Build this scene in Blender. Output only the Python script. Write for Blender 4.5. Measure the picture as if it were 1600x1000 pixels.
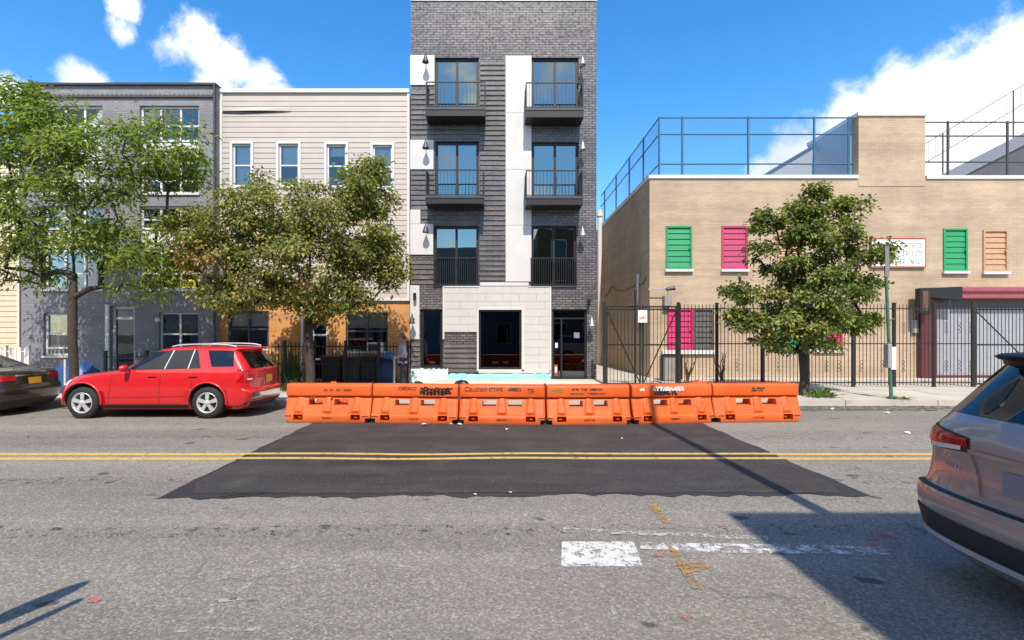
import bpy, bmesh, math, random
import numpy as np
from mathutils import Vector, Matrix

for o in list(bpy.data.objects):
    bpy.data.objects.remove(o)
random.seed(7)
rng = np.random.default_rng(11)
SC = bpy.context.scene
COL = SC.collection
R = math.radians

# ------------------------------------------------------------------ camera
# metres: x to the right, y away from the viewer, z up; the road surface is z = 0
CAM_H = 1.9
cam_d = bpy.data.cameras.new('camera')
cam_d.lens = 18.0
cam_d.sensor_width = 36.0
cam_d.sensor_fit = 'HORIZONTAL'
cam_d.shift_x = 0.0125
cam_d.shift_y = 0.0125
cam_d.clip_start = 0.05
cam_d.clip_end = 3000
cam = bpy.data.objects.new('camera', cam_d)
cam.location = (0, 0, CAM_H)
cam.rotation_euler = (R(90), 0, 0)
COL.objects.link(cam)
SC.camera = cam

# ------------------------------------------------------------------ sky and sun
SUN_EL, SUN_DX = 52.0, -0.07          # shadows run almost straight away from the viewer
SUN_STRENGTH, SKY_STRENGTH, EXPOSURE = 3.55, 0.15, 0.75
world = bpy.data.worlds.new('World')
SC.world = world
world.use_nodes = True
wn, wl = world.node_tree.nodes, world.node_tree.links
wn.clear()


def wnode(t, **kw):
    n = wn.new(t)
    for k, v in kw.items():
        setattr(n, k, v)
    return n


def wmath(op, a, b=None, clamp=False):
    n = wnode('ShaderNodeMath', operation=op, use_clamp=clamp)
    for i, x in enumerate((a, b)):
        if x is None:
            continue
        if isinstance(x, (int, float)):
            n.inputs[i].default_value = x
        else:
            wl.new(x, n.inputs[i])
    return n.outputs[0]


sky = wnode('ShaderNodeTexSky', sky_type='NISHITA')
sky.sun_disc = False
sky.sun_elevation = R(SUN_EL)
sky.sun_rotation = R(180)              # the sun stands behind the viewer (-y)
sky.altitude = 10
sky.air_density = 1.0
sky.dust_density = 0.4
sky.ozone_density = 2.2
hs = wnode('ShaderNodeHueSaturation')
hs.inputs['Saturation'].default_value = 1.37
hs.inputs['Value'].default_value = 1.08
wl.new(sky.outputs[0], hs.inputs['Color'])
tc = wnode('ShaderNodeTexCoord')
nrm = wnode('ShaderNodeVectorMath', operation='NORMALIZE')
wl.new(tc.outputs['Generated'], nrm.inputs[0])
DIR = nrm.outputs[0]
noi = wnode('ShaderNodeTexNoise')
noi.inputs['Scale'].default_value = 8.5
noi.inputs['Detail'].default_value = 9.0
noi.inputs['Roughness'].default_value = 0.62
noi.inputs['Distortion'].default_value = 0.25
wl.new(DIR, noi.inputs['Vector'])
noi2 = wnode('ShaderNodeTexNoise')
noi2.inputs['Scale'].default_value = 2.3
noi2.inputs['Detail'].default_value = 3.0
wl.new(DIR, noi2.inputs['Vector'])


def blob(u, v, r, w):
    """a cumulus heap in the direction (u, v) with angular radius r (all in 1/800 tangent units)"""
    d = Vector((u - 780, 800, 520 - v)).normalized()
    n = wnode('ShaderNodeVectorMath', operation='DISTANCE')
    wl.new(DIR, n.inputs[0])
    n.inputs[1].default_value = d
    ang = r / 800.0 * (d.y)
    m = wnode('ShaderNodeMapRange')
    m.interpolation_type = 'SMOOTHERSTEP'
    m.inputs['From Min'].default_value = 0.0
    m.inputs['From Max'].default_value = ang * 1.7
    m.inputs['To Min'].default_value = w
    m.inputs['To Max'].default_value = 0.0
    wl.new(n.outputs['Value'], m.inputs['Value'])
    return m.outputs[0]


heaps = [(1620, 215, 185, .8), (1480, 185, 115, .6), (1535, 130, 66, .40), (1340, 228, 92, .62), (1255, 258, 66, .58), (1195, 280, 44, .48), (1420, 130, 62, .33),
         (312, 55, 50, .5), (355, 98, 54, .46), (412, 128, 50, .44), (268, 78, 40, .38), (198, 15, 30, .34), (192, 48, 30, .31),
         (432, 70, 30, .2), (125, 130, 46, .36), (20, 138, 40, .36), (335, 142, 50, .36), (450, 135, 30, .24)]
acc = None
for h in heaps:
    b = blob(*h)
    acc = b if acc is None else wmath('MAXIMUM', acc, b)
# scattered heaps all round the sky, thin ahead; the unseen cover is thickened for neutral fill light
scat = wmath('MULTIPLY', wmath('SUBTRACT', noi2.outputs['Fac'], 0.44, clamp=True), 2.6)
ahead = wnode('ShaderNodeMapRange')
ahead.inputs['From Min'].default_value = 1.05
ahead.inputs['From Max'].default_value = 1.45
sepd = wnode('ShaderNodeVectorMath', operation='DISTANCE')
wl.new(DIR, sepd.inputs[0])
sepd.inputs[1].default_value = Vector((0, 1, .35)).normalized()
wl.new(sepd.outputs['Value'], ahead.inputs['Value'])
acc = wmath('MAXIMUM', acc, wmath('MULTIPLY', scat, ahead.outputs[0]))
near_heap = wmath('MULTIPLY', acc, 6.0, clamp=True)
dens = wmath('ADD', acc, wmath('MULTIPLY', wmath('MULTIPLY', wmath('SUBTRACT', noi.outputs['Fac'], 0.5), 1.35), near_heap))
cm = wnode('ShaderNodeMapRange')
cm.interpolation_type = 'SMOOTHSTEP'
cm.inputs['From Min'].default_value = 0.13
cm.inputs['From Max'].default_value = 0.46
wl.new(dens, cm.inputs['Value'])
noi3 = wnode('ShaderNodeTexNoise')
noi3.inputs['Scale'].default_value = 5.0
noi3.inputs['Detail'].default_value = 6.0
wl.new(DIR, noi3.inputs['Vector'])
cr = wnode('ShaderNodeValToRGB')
cr.color_ramp.elements[0].position = 0.38
cr.color_ramp.elements[0].color = (3.5, 3.8, 4.3, 1)
cr.color_ramp.elements[1].position = 0.58
cr.color_ramp.elements[1].color = (6.0, 6.05, 6.1, 1)
wl.new(noi3.outputs['Fac'], cr.inputs['Fac'])
mixc = wnode('ShaderNodeMix', data_type='RGBA')
wl.new(cm.outputs[0], mixc.inputs['Factor'])
wl.new(hs.outputs[0], mixc.inputs[6])
wl.new(cr.outputs[0], mixc.inputs[7])
bg = wnode('ShaderNodeBackground')
bg.inputs['Strength'].default_value = SKY_STRENGTH
wl.new(mixc.outputs[2], bg.inputs['Color'])
wo = wnode('ShaderNodeOutputWorld')
wl.new(bg.outputs[0], wo.inputs['Surface'])

sun_d = bpy.data.lights.new('sun', 'SUN')
sun_d.energy = SUN_STRENGTH
sun_d.angle = R(0.5)
sun_d.color = (1.0, 0.905, 0.775)
sun = bpy.data.objects.new('sun', sun_d)
TAN_EL = math.tan(R(SUN_EL))
sun.rotation_euler = Vector((SUN_DX, 1.0, -TAN_EL)).to_track_quat('-Z', 'Y').to_euler()
sun.location = (0, -30, 40)
COL.objects.link(sun)

SC.render.engine = 'CYCLES'
SC.cycles.max_bounces = 6
SC.cycles.transparent_max_bounces = 10
SC.cycles.sample_clamp_indirect = 6
SC.cycles.use_denoising = True
SC.view_settings.view_transform = 'Standard'
SC.view_settings.look = 'None'
SC.view_settings.exposure = EXPOSURE
SC.view_settings.gamma = 1.0
SC.view_settings.use_curve_mapping = False


# ------------------------------------------------------------------ plan helpers (measured from the photograph)
class Plan:
    """a frontal plane at depth y: photograph columns and rows to metres"""
    def __init__(s, y):
        s.y = y

    def x(s, u):
        return (u - 780.0) * s.y / 800.0

    def z(s, v):
        return CAM_H - (v - 520.0) * s.y / 800.0


def ground(u, v, z=0.0):
    y = 800.0 * (CAM_H - z) / (v - 520.0)
    return ((u - 780.0) * y / 800.0, y)


# ------------------------------------------------------------------ materials
MATS = {}


def lin(c):
    return tuple((x / 12.92 if x <= .04045 else ((x + .055) / 1.055) ** 2.4) for x in c)


class NT:
    def __init__(s, name):
        s.m = bpy.data.materials.new(name)
        s.m.use_nodes = True
        s.n, s.l = s.m.node_tree.nodes, s.m.node_tree.links
        s.b = s.n['Principled BSDF']
        s.out = s.n['Material Output']
        g = s.n.new('ShaderNodeNewGeometry')
        s.pos = g.outputs['Position']
        MATS[name] = s.m

    def node(s, t, **kw):
        n = s.n.new(t)
        for k, v in kw.items():
            setattr(n, k, v)
        return n

    def put(s, inp, v):
        if hasattr(v, 'is_linked') or isinstance(v, bpy.types.NodeSocket):
            s.l.new(v, inp)
        else:
            if isinstance(v, (tuple, list)) and len(v) == 3 and inp.type == 'RGBA':
                v = (*v, 1)
            inp.default_value = v

    def noise(s, scale, detail=4, rough=.55, vec=None, dist=0.0):
        n = s.node('ShaderNodeTexNoise')
        n.inputs['Scale'].default_value = scale
        n.inputs['Detail'].default_value = detail
        n.inputs['Roughness'].default_value = rough
        n.inputs['Distortion'].default_value = dist
        s.l.new(vec if vec is not None else s.pos, n.inputs['Vector'])
        return n.outputs['Fac']

    def scaled(s, v, loc=(0, 0, 0)):
        n = s.node('ShaderNodeMapping')
        n.inputs['Scale'].default_value = v
        n.inputs['Location'].default_value = loc
        s.l.new(s.pos, n.inputs['Vector'])
        return n.outputs[0]

    def ramp(s, f, stops):
        n = s.node('ShaderNodeValToRGB')
        e = n.color_ramp.elements
        while len(e) < len(stops):
            e.new(.5)
        for i, (p, c) in enumerate(stops):
            e[i].position = p
            e[i].color = (*c, 1) if not isinstance(c, float) else (c, c, c, 1)
        s.l.new(f, n.inputs['Fac'])
        return n.outputs[0]

    def mix(s, f, a, b, mode='MIX'):
        n = s.node('ShaderNodeMix', data_type='RGBA')
        n.blend_type = mode
        s.put(n.inputs['Factor'], f)
        s.put(n.inputs[6], a)
        s.put(n.inputs[7], b)
        return n.outputs[2]

    def math(s, op, a, b=0.0, clamp=False):
        n = s.node('ShaderNodeMath', operation=op, use_clamp=clamp)
        s.put(n.inputs[0], a)
        s.put(n.inputs[1], b)
        return n.outputs[0]

    def bump(s, h, strength=.3, dist=.01):
        n = s.node('ShaderNodeBump')
        n.inputs['Strength'].default_value = strength
        n.inputs['Distance'].default_value = dist
        s.l.new(h, n.inputs['Height'])
        s.l.new(n.outputs[0], s.b.inputs['Normal'])
        return n

    def set(s, color=None, rough=None, metal=None, spec=None, **kw):
        if color is not None:
            s.put(s.b.inputs['Base Color'], color)
        if rough is not None:
            s.put(s.b.inputs['Roughness'], rough)
        if metal is not None:
            s.put(s.b.inputs['Metallic'], metal)
        if spec is not None:
            s.put(s.b.inputs['Specular IOR Level'], spec)
        for k, v in kw.items():
            s.put(s.b.inputs[k], v)
        return s.m


def simple(name, c, rough=.6, metal=0.0, var=.12, scale=6.0, bump=0.0, bscale=60., **kw):
    t = NT(name)
    f = t.noise(scale, 5)
    lo = tuple(max(0, x * (1 - var)) for x in c)
    hi = tuple(min(1, x * (1 + var)) for x in c)
    t.set(t.ramp(f, [(.3, lo), (.7, hi)]), rough, metal, **kw)
    if bump:
        t.bump(t.noise(bscale, 3), bump, .01)
    return t.m


def mat_asphalt():
    t = NT('asphalt')
    big = t.noise(.45, 5, .6)
    mid = t.noise(4.0, 5, .6)
    v = t.node('ShaderNodeTexVoronoi')
    v.inputs['Scale'].default_value = 62
    t.l.new(t.pos, v.inputs['Vector'])
    sep = t.node('ShaderNodeSeparateColor')
    t.l.new(v.outputs['Color'], sep.inputs[0])
    base = t.ramp(big, [(.3, (.195, .180, .152)), (.7, (.258, .238, .200))])
    base = t.mix(.6, base, t.ramp(mid, [(.3, .42), (.7, .58)]), 'OVERLAY')
    agg = t.ramp(sep.outputs[0], [(0, (.07, .066, .06)), (.4, (.155, .147, .132)), (.8, (.255, .24, .21)), (1, (.42, .40, .355))])
    col = t.mix(.47, base, agg)
    fine = t.noise(190, 2)
    col = t.mix(.22, col, t.ramp(fine, [(.3, .25), (.7, .75)]), 'OVERLAY')
    # wheel tracks run along the street: long stretched streaks
    st = t.noise(1.0, 4, .6, t.scaled((.07, .9, 1)))
    col = t.mix(.6, col, t.ramp(st, [(.32, .36), (.68, .62)]), 'OVERLAY')
    # oil drops and tar spots
    sp = t.noise(3.1, 2, .4, t.scaled((.7, 1.0, 1), (3, 1, 0)))
    col = t.mix(t.ramp(sp, [(.70, 0.), (.725, .7)]), col, (.035, .034, .034))
    # fine dry cracks
    wv = t.node('ShaderNodeTexVoronoi', feature='DISTANCE_TO_EDGE')
    wv.inputs['Scale'].default_value = .38
    dn = t.node('ShaderNodeVectorMath', operation='ADD')
    nn = t.node('ShaderNodeTexNoise')
    nn.inputs['Scale'].default_value = 1.4
    nn.inputs['Detail'].default_value = 7
    t.l.new(t.pos, nn.inputs['Vector'])
    t.l.new(t.pos, dn.inputs[0])
    t.l.new(nn.outputs['Color'], dn.inputs[1])
    t.l.new(dn.outputs[0], wv.inputs['Vector'])
    ck = t.ramp(wv.outputs['Distance'], [(.0, 1.), (.006, 0.)])
    gate = t.ramp(t.noise(.8, 3), [(.52, 0.), (.6, 1.)])
    ckm = t.math('MULTIPLY', ck, gate)
    col = t.mix(t.math('MULTIPLY', ckm, .55), col, (.05, .05, .05))
    t.set(col, t.ramp(mid, [(.3, .78), (.7, .92)]), spec=.3)
    h = t.math('ADD', t.math('MULTIPLY', v.outputs['Distance'], -1.0), t.math('MULTIPLY', fine, .6))
    t.bump(h, .4, .010)


def mat_patch():
    t = NT('asphalt_patch')
    st = t.noise(1.0, 6, .6, t.scaled((.35, 2.6, 1)))
    fine = t.noise(170, 3)
    c = t.ramp(st, [(.3, (.030, .027, .025)), (.72, (.053, .047, .043))])
    c = t.mix(.42, c, t.ramp(fine, [(.3, .2), (.7, .8)]), 'OVERLAY')
    v = t.node('ShaderNodeTexVoronoi')
    v.inputs['Scale'].default_value = 95
    t.l.new(t.pos, v.inputs['Vector'])
    sep = t.node('ShaderNodeSeparateColor')
    t.l.new(v.outputs['Color'], sep.inputs[0])
    c = t.mix(t.ramp(sep.outputs[0], [(.975, 0.), (.99, .6)]), c, (.22, .21, .2))
    du = t.noise(1.6, 5)
    c = t.mix(t.ramp(du, [(.5, 0.), (.75, .35)]), c, (.105, .098, .086))
    t.set(c, .82, spec=.35)
    t.bump(t.math('ADD', fine, v.outputs['Distance']), .45, .006)
    t2 = NT('asphalt_seal')
    t2.set(t2.ramp(t2.noise(30, 4), [(.3, (.018, .018, .02)), (.7, (.04, .039, .04))]), .6)
    t2.bump(t2.noise(120, 2), .4, .006)


def mat_worn_paint(name, c, amount):
    """road paint with real wear: where it is worn through, the asphalt colour shows"""
    t = NT(name)
    n = t.noise(9, 6, .7)
    n2 = t.noise(60, 4, .7)
    f = t.math('ADD', t.math('MULTIPLY', n, .6), t.math('MULTIPLY', n2, .4))
    m = t.ramp(f, [(amount - .03, 1.), (amount + .03, 0.)])
    dirty = t.mix(t.noise(5, 5), c, tuple(x * .72 for x in c))
    t.set(dirty, .7)
    tr = t.node('ShaderNodeBsdfTransparent')
    mx = t.node('ShaderNodeMixShader')
    t.l.new(m, mx.inputs[0])
    t.l.new(t.b.outputs[0], mx.inputs[1])
    t.l.new(tr.outputs[0], mx.inputs[2])
    t.l.new(mx.outputs[0], t.out.inputs[0])


def mat_brick(name, c1, c2, mortar, w, h, bump=.5, var=.2, rough=.85, offset=.5, gloss=0.0, msize=.012, glaze=False):
    """running bond on walls: horizontal coordinate x+y (so both wall directions work), vertical z"""
    t = NT(name)
    sp = t.node('ShaderNodeSeparateXYZ')
    t.l.new(t.pos, sp.inputs[0])
    cmb = t.node('ShaderNodeCombineXYZ')
    t.l.new(t.math('ADD', sp.outputs[0], sp.outputs[1]), cmb.inputs[0])
    t.l.new(sp.outputs[2], cmb.inputs[1])
    br = t.node('ShaderNodeTexBrick')
    br.offset = offset
    br.inputs['Scale'].default_value = 1.0
    br.inputs['Brick Width'].default_value = w
    br.inputs['Row Height'].default_value = h
    br.inputs['Mortar Size'].default_value = msize
    br.inputs['Mortar Smooth'].default_value = .2
    br.inputs['Color1'].default_value = (*c1, 1)
    br.inputs['Color2'].default_value = (*c2, 1)
    br.inputs['Mortar'].default_value = (*mortar, 1)
    t.l.new(cmb.outputs[0], br.inputs['Vector'])
    big = t.noise(.7, 5, .6)
    col = t.mix(.55, br.outputs['Color'], t.ramp(big, [(.3, .5 - var), (.7, .5 + var)]), 'OVERLAY')
    # broad courses drift in tone as on a real wall, and rain runs down it
    row = t.noise(1.0, 4, .6, t.scaled((.12, .12, 2.4)))
    col = t.mix(.45, col, t.ramp(row, [(.32, .5 - var), (.68, .5 + var)]), 'OVERLAY')
    run = t.noise(1.0, 5, .65, t.scaled((1.6, 1.6, .12)))
    col = t.mix(t.ramp(run, [(.57, 0.), (.8, .3)]), col, tuple(x * .6 for x in c1))
    if glaze:
        rr = t.noise(9, 2, .5)
        t.set(col, t.ramp(rr, [(.35, rough - .16), (.65, rough + .1)]), spec=.6)
    else:
        t.set(col, rough, spec=.25)
    hgt = t.math('SUBTRACT', t.math('MULTIPLY', t.noise(40, 3), .25), br.outputs['Fac'])
    t.bump(hgt, bump, .012)


def mat_glass(name, tint=(.55, .62, .64), refl=.2, rough=.0, refl_c=(.95, 1.0, 1.0)):
    t = NT(name)
    t.n.remove(t.b)
    tr = t.node('ShaderNodeBsdfTransparent')
    tr.inputs[0].default_value = (*tint, 1)
    gl = t.node('ShaderNodeBsdfGlossy')
    gl.inputs['Color'].default_value = (*refl_c, 1)
    gl.inputs['Roughness'].default_value = rough
    # float glass is never quite flat
    bp = t.node('ShaderNodeBump')
    bp.inputs['Strength'].default_value = .05
    bp.inputs['Distance'].default_value = .02
    t.l.new(t.noise(1.1, 2), bp.inputs['Height'])
    t.l.new(bp.outputs[0], gl.inputs['Normal'])
    fr = t.node('ShaderNodeFresnel')
    fr.inputs['IOR'].default_value = 1.5
    f = t.math('ADD', fr.outputs[0], refl, True)
    mx = t.node('ShaderNodeMixShader')
    t.l.new(f, mx.inputs[0])
    t.l.new(tr.outputs[0], mx.inputs[1])
    t.l.new(gl.outputs[0], mx.inputs[2])
    t.l.new(mx.outputs[0], t.out.inputs[0])


def mat_paint(name, c, metal=0.0, rough=.28, coat=1.0, dirt=.12):
    t = NT(name)
    d = t.noise(3.0, 6, .65)
    col = t.mix(t.ramp(d, [(.45, 0.), (.8, dirt)]), c, (.20, .17, .14))
    t.set(col, t.ramp(d, [(.3, rough), (.75, rough + .12)]), metal)
    t.b.inputs['Coat Weight'].default_value = coat
    t.b.inputs['Coat Roughness'].default_value = .06


def mat_leaf(name, stops, trans=.35):
    t = NT(name)
    at = t.node('ShaderNodeAttribute')
    at.attribute_name = 'tint'
    col = t.ramp(at.outputs['Fac'], stops)
    t.set(col, .5, spec=.4)
    tl = t.node('ShaderNodeBsdfTranslucent')
    t.l.new(t.mix(.5, col, (.30, .42, .05), 'MIX'), tl.inputs[0])
    mx = t.node('ShaderNodeMixShader')
    mx.inputs[0].default_value = trans
    t.l.new(t.b.outputs[0], mx.inputs[1])
    t.l.new(tl.outputs[0], mx.inputs[2])
    t.l.new(mx.outputs[0], t.out.inputs[0])


def mat_orange():
    t = NT('orange_plastic')
    oi = t.node('ShaderNodeObjectInfo')
    c = t.ramp(t.noise(2.0, 5, .6), [(.3, (.56, .070, .004)), (.7, (.66, .100, .009))])
    c = t.mix(t.math('MULTIPLY', oi.outputs['Random'], .35), c, (.68, .14, .025))
    sc = t.noise(1.0, 6, .7, t.scaled((3, 3, 26)))
    c = t.mix(t.ramp(sc, [(.62, 0.), (.76, .4)]), c, (.78, .30, .14))
    gr = t.noise(14, 6, .7)
    c = t.mix(t.ramp(gr, [(.58, 0.), (.74, .5)]), c, (.20, .06, .025))
    sp = t.node('ShaderNodeSeparateXYZ')
    t.l.new(t.pos, sp.inputs[0])
    # road splash: grime clings to the foot of each unit, with a ragged upper limit
    ft = t.math('ADD', t.math('MULTIPLY', sp.outputs[2], -4.0), t.math('MULTIPLY', t.noise(7, 5, .7), 1.6))
    c = t.mix(t.ramp(ft, [(.25, 0.), (.75, .5)]), c, (.30, .11, .05))
    fade = t.noise(.55, 2)
    c = t.mix(t.ramp(fade, [(.45, 0.), (.7, .35)]), c, (.70, .17, .05))
    t.set(c, t.ramp(gr, [(.3, .42), (.7, .62)]), spec=.4)
    t.bump(t.noise(9, 4), .15, .02)


def mat_concrete(name, c, joints=False, stain=.3):
    t = NT(name)
    oi = t.node('ShaderNodeObjectInfo')
    n = t.noise(1.2, 6, .62)
    f = t.noise(70, 4, .6)
    col = t.ramp(n, [(.3, tuple(x * .82 for x in c)), (.7, tuple(min(1, x * 1.1) for x in c))])
    col = t.mix(t.math('MULTIPLY', oi.outputs['Random'], .25), col, tuple(x * .7 for x in c))
    col = t.mix(.3, col, t.ramp(f, [(.3, .3), (.7, .7)]), 'OVERLAY')
    s = t.noise(3.4, 4, .5)
    col = t.mix(t.ramp(s, [(.62, 0.), (.74, stain)]), col, (.09, .085, .08))
    t.set(col, .88, spec=.3)
    t.bump(f, .3, .006)


def mat_mesh(name, c, open_=.72):
    """woven fence netting: a see-through weave, about three quarters air"""
    t = NT(name)
    t.set(c, .5)
    tr = t.node('ShaderNodeBsdfTransparent')
    mx = t.node('ShaderNodeMixShader')
    mx.inputs[0].default_value = open_
    t.l.new(t.b.outputs[0], mx.inputs[1])
    t.l.new(tr.outputs[0], mx.inputs[2])
    t.l.new(mx.outputs[0], t.out.inputs[0])


mat_asphalt()
mat_patch()
mat_orange()
mat_worn_paint('yellow_paint', (.64, .42, .11), .42)
mat_worn_paint('white_paint', (.66, .65, .61), .455)
mat_worn_paint('white_paint_worn', (.66, .65, .62), .50)
mat_worn_paint('white_paint_ghost', (.5, .49, .47), .53)
mat_worn_paint('orange_spray', (.42, .24, .08), .505)
mat_worn_paint('pink_spray', (.62, .16, .14), .54)
mat_worn_paint('gutter_dirt', (.11, .092, .07), .52)
mat_worn_paint('tyre_scuff', (.055, .052, .05), .575)
mat_worn_paint('chalk', (.40, .38, .35), .515)
mat_concrete('sidewalk_concrete', (.50, .455, .39))
mat_concrete('new_concrete', (.66, .60, .50), stain=.12)
mat_concrete('old_concrete', (.30, .28, .25), stain=.4)
mat_concrete('ground_soil', (.20, .18, .15))
mat_brick('tan_brick', (.475, .36, .25), (.42, .312, .213), (.39, .315, .23), .30, .09, .45, .12)
mat_brick('orange_brick', (.62, .27, .07), (.48, .19, .05), (.46, .30, .16), .22, .075, .4, .12)
mat_brick('grey_brick', (.255, .255, .272), (.21, .21, .225), (.185, .185, .198), .22, .075, .5, .1)
mat_brick('charcoal_brick', (.165, .152, .15), (.10, .092, .093), (.045, .041, .043), .235, .088, .55, .2, .36, msize=.014, glaze=True)
mat_brick('brown_brick', (.14, .085, .055), (.11, .065, .045), (.12, .10, .08), .22, .075, .5)
simple('charcoal_course', (.125, .115, .113), .5, var=.3, scale=3.0, bump=.25)
simple('white_panel', (.56, .55, .535), .55, var=.05, scale=2.0)
simple('white_tile', (.50, .48, .455), .6, var=.05, scale=2.0)
simple('white_trim', (.62, .61, .59), .5, var=.06)
simple('cream_siding', (.58, .49, .35), .6, var=.06)
simple('beige_siding', (.45, .395, .355), .55, var=.05, scale=1.2)
simple('black_metal', (.009, .009, .011), .5, var=.2)
simple('dark_metal', (.05, .05, .055), .45, var=.2)
simple('iron', (.014, .013, .013), .5, var=.3)
simple('grey_metal', (.33, .34, .36), .45, metal=.2, var=.1)
simple('galvanised', (.42, .43, .44), .42, metal=.6, var=.15)
simple('blue_steel', (.03, .11, .20), .45, var=.12)
simple('green_steel', (.05, .15, .10), .45, var=.2)
simple('shutter_green', (.018, .27, .10), .5, var=.1)
simple('shutter_pink', (.42, .042, .11), .5, var=.1)
simple('shutter_magenta', (.55, .022, .13), .5, var=.1)
simple('shutter_peach', (.45, .27, .155), .55, var=.1)
simple('shutter_dark', (.09, .085, .075), .5, var=.3, scale=14)
simple('maroon', (.10, .016, .022), .45, var=.15)
simple('awning_red', (.30, .075, .085), .6, var=.1)
simple('gate_grey', (.30, .31, .34), .5, var=.08)
simple('sign_white', (.80, .79, .76), .45, var=.03)
simple('sign_red', (.36, .05, .05), .5, var=.1)
simple('ink', (.05, .045, .05), .6, var=.2)
simple('grey_ink', (.26, .24, .28), .6, var=.2)
simple('paint_black', (.012, .012, .014), .55, var=.2)
simple('paint_white', (.82, .80, .78), .55, var=.1)
simple('stencil_brown', (.20, .035, .01), .6, var=.2)
simple('bounce_stucco', (.60, .57, .52), .85, var=.08, scale=2)
simple('cornice_brown', (.07, .05, .05), .7, var=.2)
simple('glass_backing', (.085, .075, .065), .8, var=.3, scale=2)
simple('slate_door', (.055, .065, .08), .35, var=.2, scale=1.5)
simple('rubber', (.018, .018, .018), .8, var=.2, bump=.3)
simple('plastic_black', (.016, .016, .017), .55, var=.2)
simple('alloy', (.68, .68, .69), .36, metal=.55, var=.06)
simple('chrome', (.75, .76, .78), .14, metal=1.0, var=.03)
simple('plate_yellow', (.70, .36, .03), .5, var=.05)
simple('plate_grey', (.20, .185, .21), .5, var=.05)
simple('lens_red', (.40, .006, .008), .12, var=.1)
simple('lens_clear', (.66, .62, .58), .15, var=.08)
simple('lens_amber', (.70, .22, .03), .2, var=.08)
simple('blue_plastic', (.012, .06, .20), .45, var=.2)
simple('teal_tarp', (.02, .16, .24), .5, var=.3, scale=14)
simple('teal_film', (.22, .55, .52), .5, var=.25, scale=7)
simple('pale_film', (.50, .66, .62), .5, var=.2, scale=7)
simple('yellow_sign', (.85, .66, .05), .5, var=.05)
simple('bark', (.052, .042, .034), .9, var=.5, scale=26, bump=.8, bscale=40)
simple('dry_wood', (.13, .065, .035), .85, var=.3, scale=20)
simple('black_bag', (.012, .012, .013), .3, var=.2)
simple('roof_felt', (.22, .22, .23), .8, var=.15)
simple('slate_roof', (.075, .075, .082), .75, var=.15, scale=3)
simple('pale_render', (.36, .36, .35), .8, var=.08)
simple('skin', (.42, .22, .15), .55, var=.06)
simple('shirt_lavender', (.34, .33, .44), .8, var=.12, scale=14)
simple('trousers_dark', (.025, .028, .045), .8, var=.2)
simple('hair_dark', (.02, .014, .011), .6, var=.2)
simple('cap_grey', (.14, .14, .16), .7, var=.1)
simple('blind', (.60, .62, .63), .7, var=.05)
simple('curtain_yellow', (.70, .46, .05), .8, var=.1)
simple('interior_grey', (.16, .155, .15), .8, var=.2)
simple('olive_paint', (.30, .20, .03), .6, var=.2)
simple('asphalt_repair', (.205, .190, .165), .85, var=.3, scale=1.3, bump=.5, bscale=110)
simple('paper', (.72, .70, .66), .7, var=.06)
simple('cobble_dirt', (.16, .14, .11), .9, var=.3)
simple('wood_pole', (.12, .085, .06), .85, var=.3, scale=12)
mat_glass('glass', (.93, .95, .95), .025)
mat_glass('glass_blue', (.25, .30, .32), .22, refl_c=(.86, 1.0, .90))
mat_glass('glass_dark', (.38, .40, .42), .01)
mat_glass('glass_door', (.30, .36, .44), .07, refl_c=(.8, .95, 1.0))
simple('car_glass', (.006, .008, .010), .04, var=.1)
MATS['car_glass'].node_tree.nodes['Principled BSDF'].inputs['IOR'].default_value = 1.6
mat_paint('paint_red', (.56, .007, .009), dirt=.04)
mat_paint('paint_dark', (.045, .038, .034), metal=.5, dirt=.1)
mat_paint('paint_taupe', (.33, .265, .235), metal=.25, rough=.32)
mat_leaf('leaf_locust', [(0, (.07, .115, .016)), (.45, (.18, .25, .033)), (.85, (.35, .41, .06)), (1, (.43, .45, .09))], .48)
mat_leaf('leaf_pear', [(0, (.055, .07, .016)), (.4, (.18, .195, .04)), (.75, (.43, .39, .11)), (.93, (.52, .38, .15)), (1, (.60, .22, .13))], .45)
mat_leaf('leaf_linden', [(0, (.035, .06, .014)), (.4, (.125, .165, .032)), (.8, (.35, .36, .08)), (.92, (.40, .39, .09)), (1, (.44, .22, .11))], .36)  # random leaf tones, pale end raised to stand in for sunlit highlights
mat_leaf('leaf_weed', [(0, (.05, .10, .02)), (1, (.14, .22, .04))], .3)
mat_mesh('blue_netting', (.05, .20, .42), .74)
mat_mesh('grey_netting', (.12, .14, .17), .82)


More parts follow.
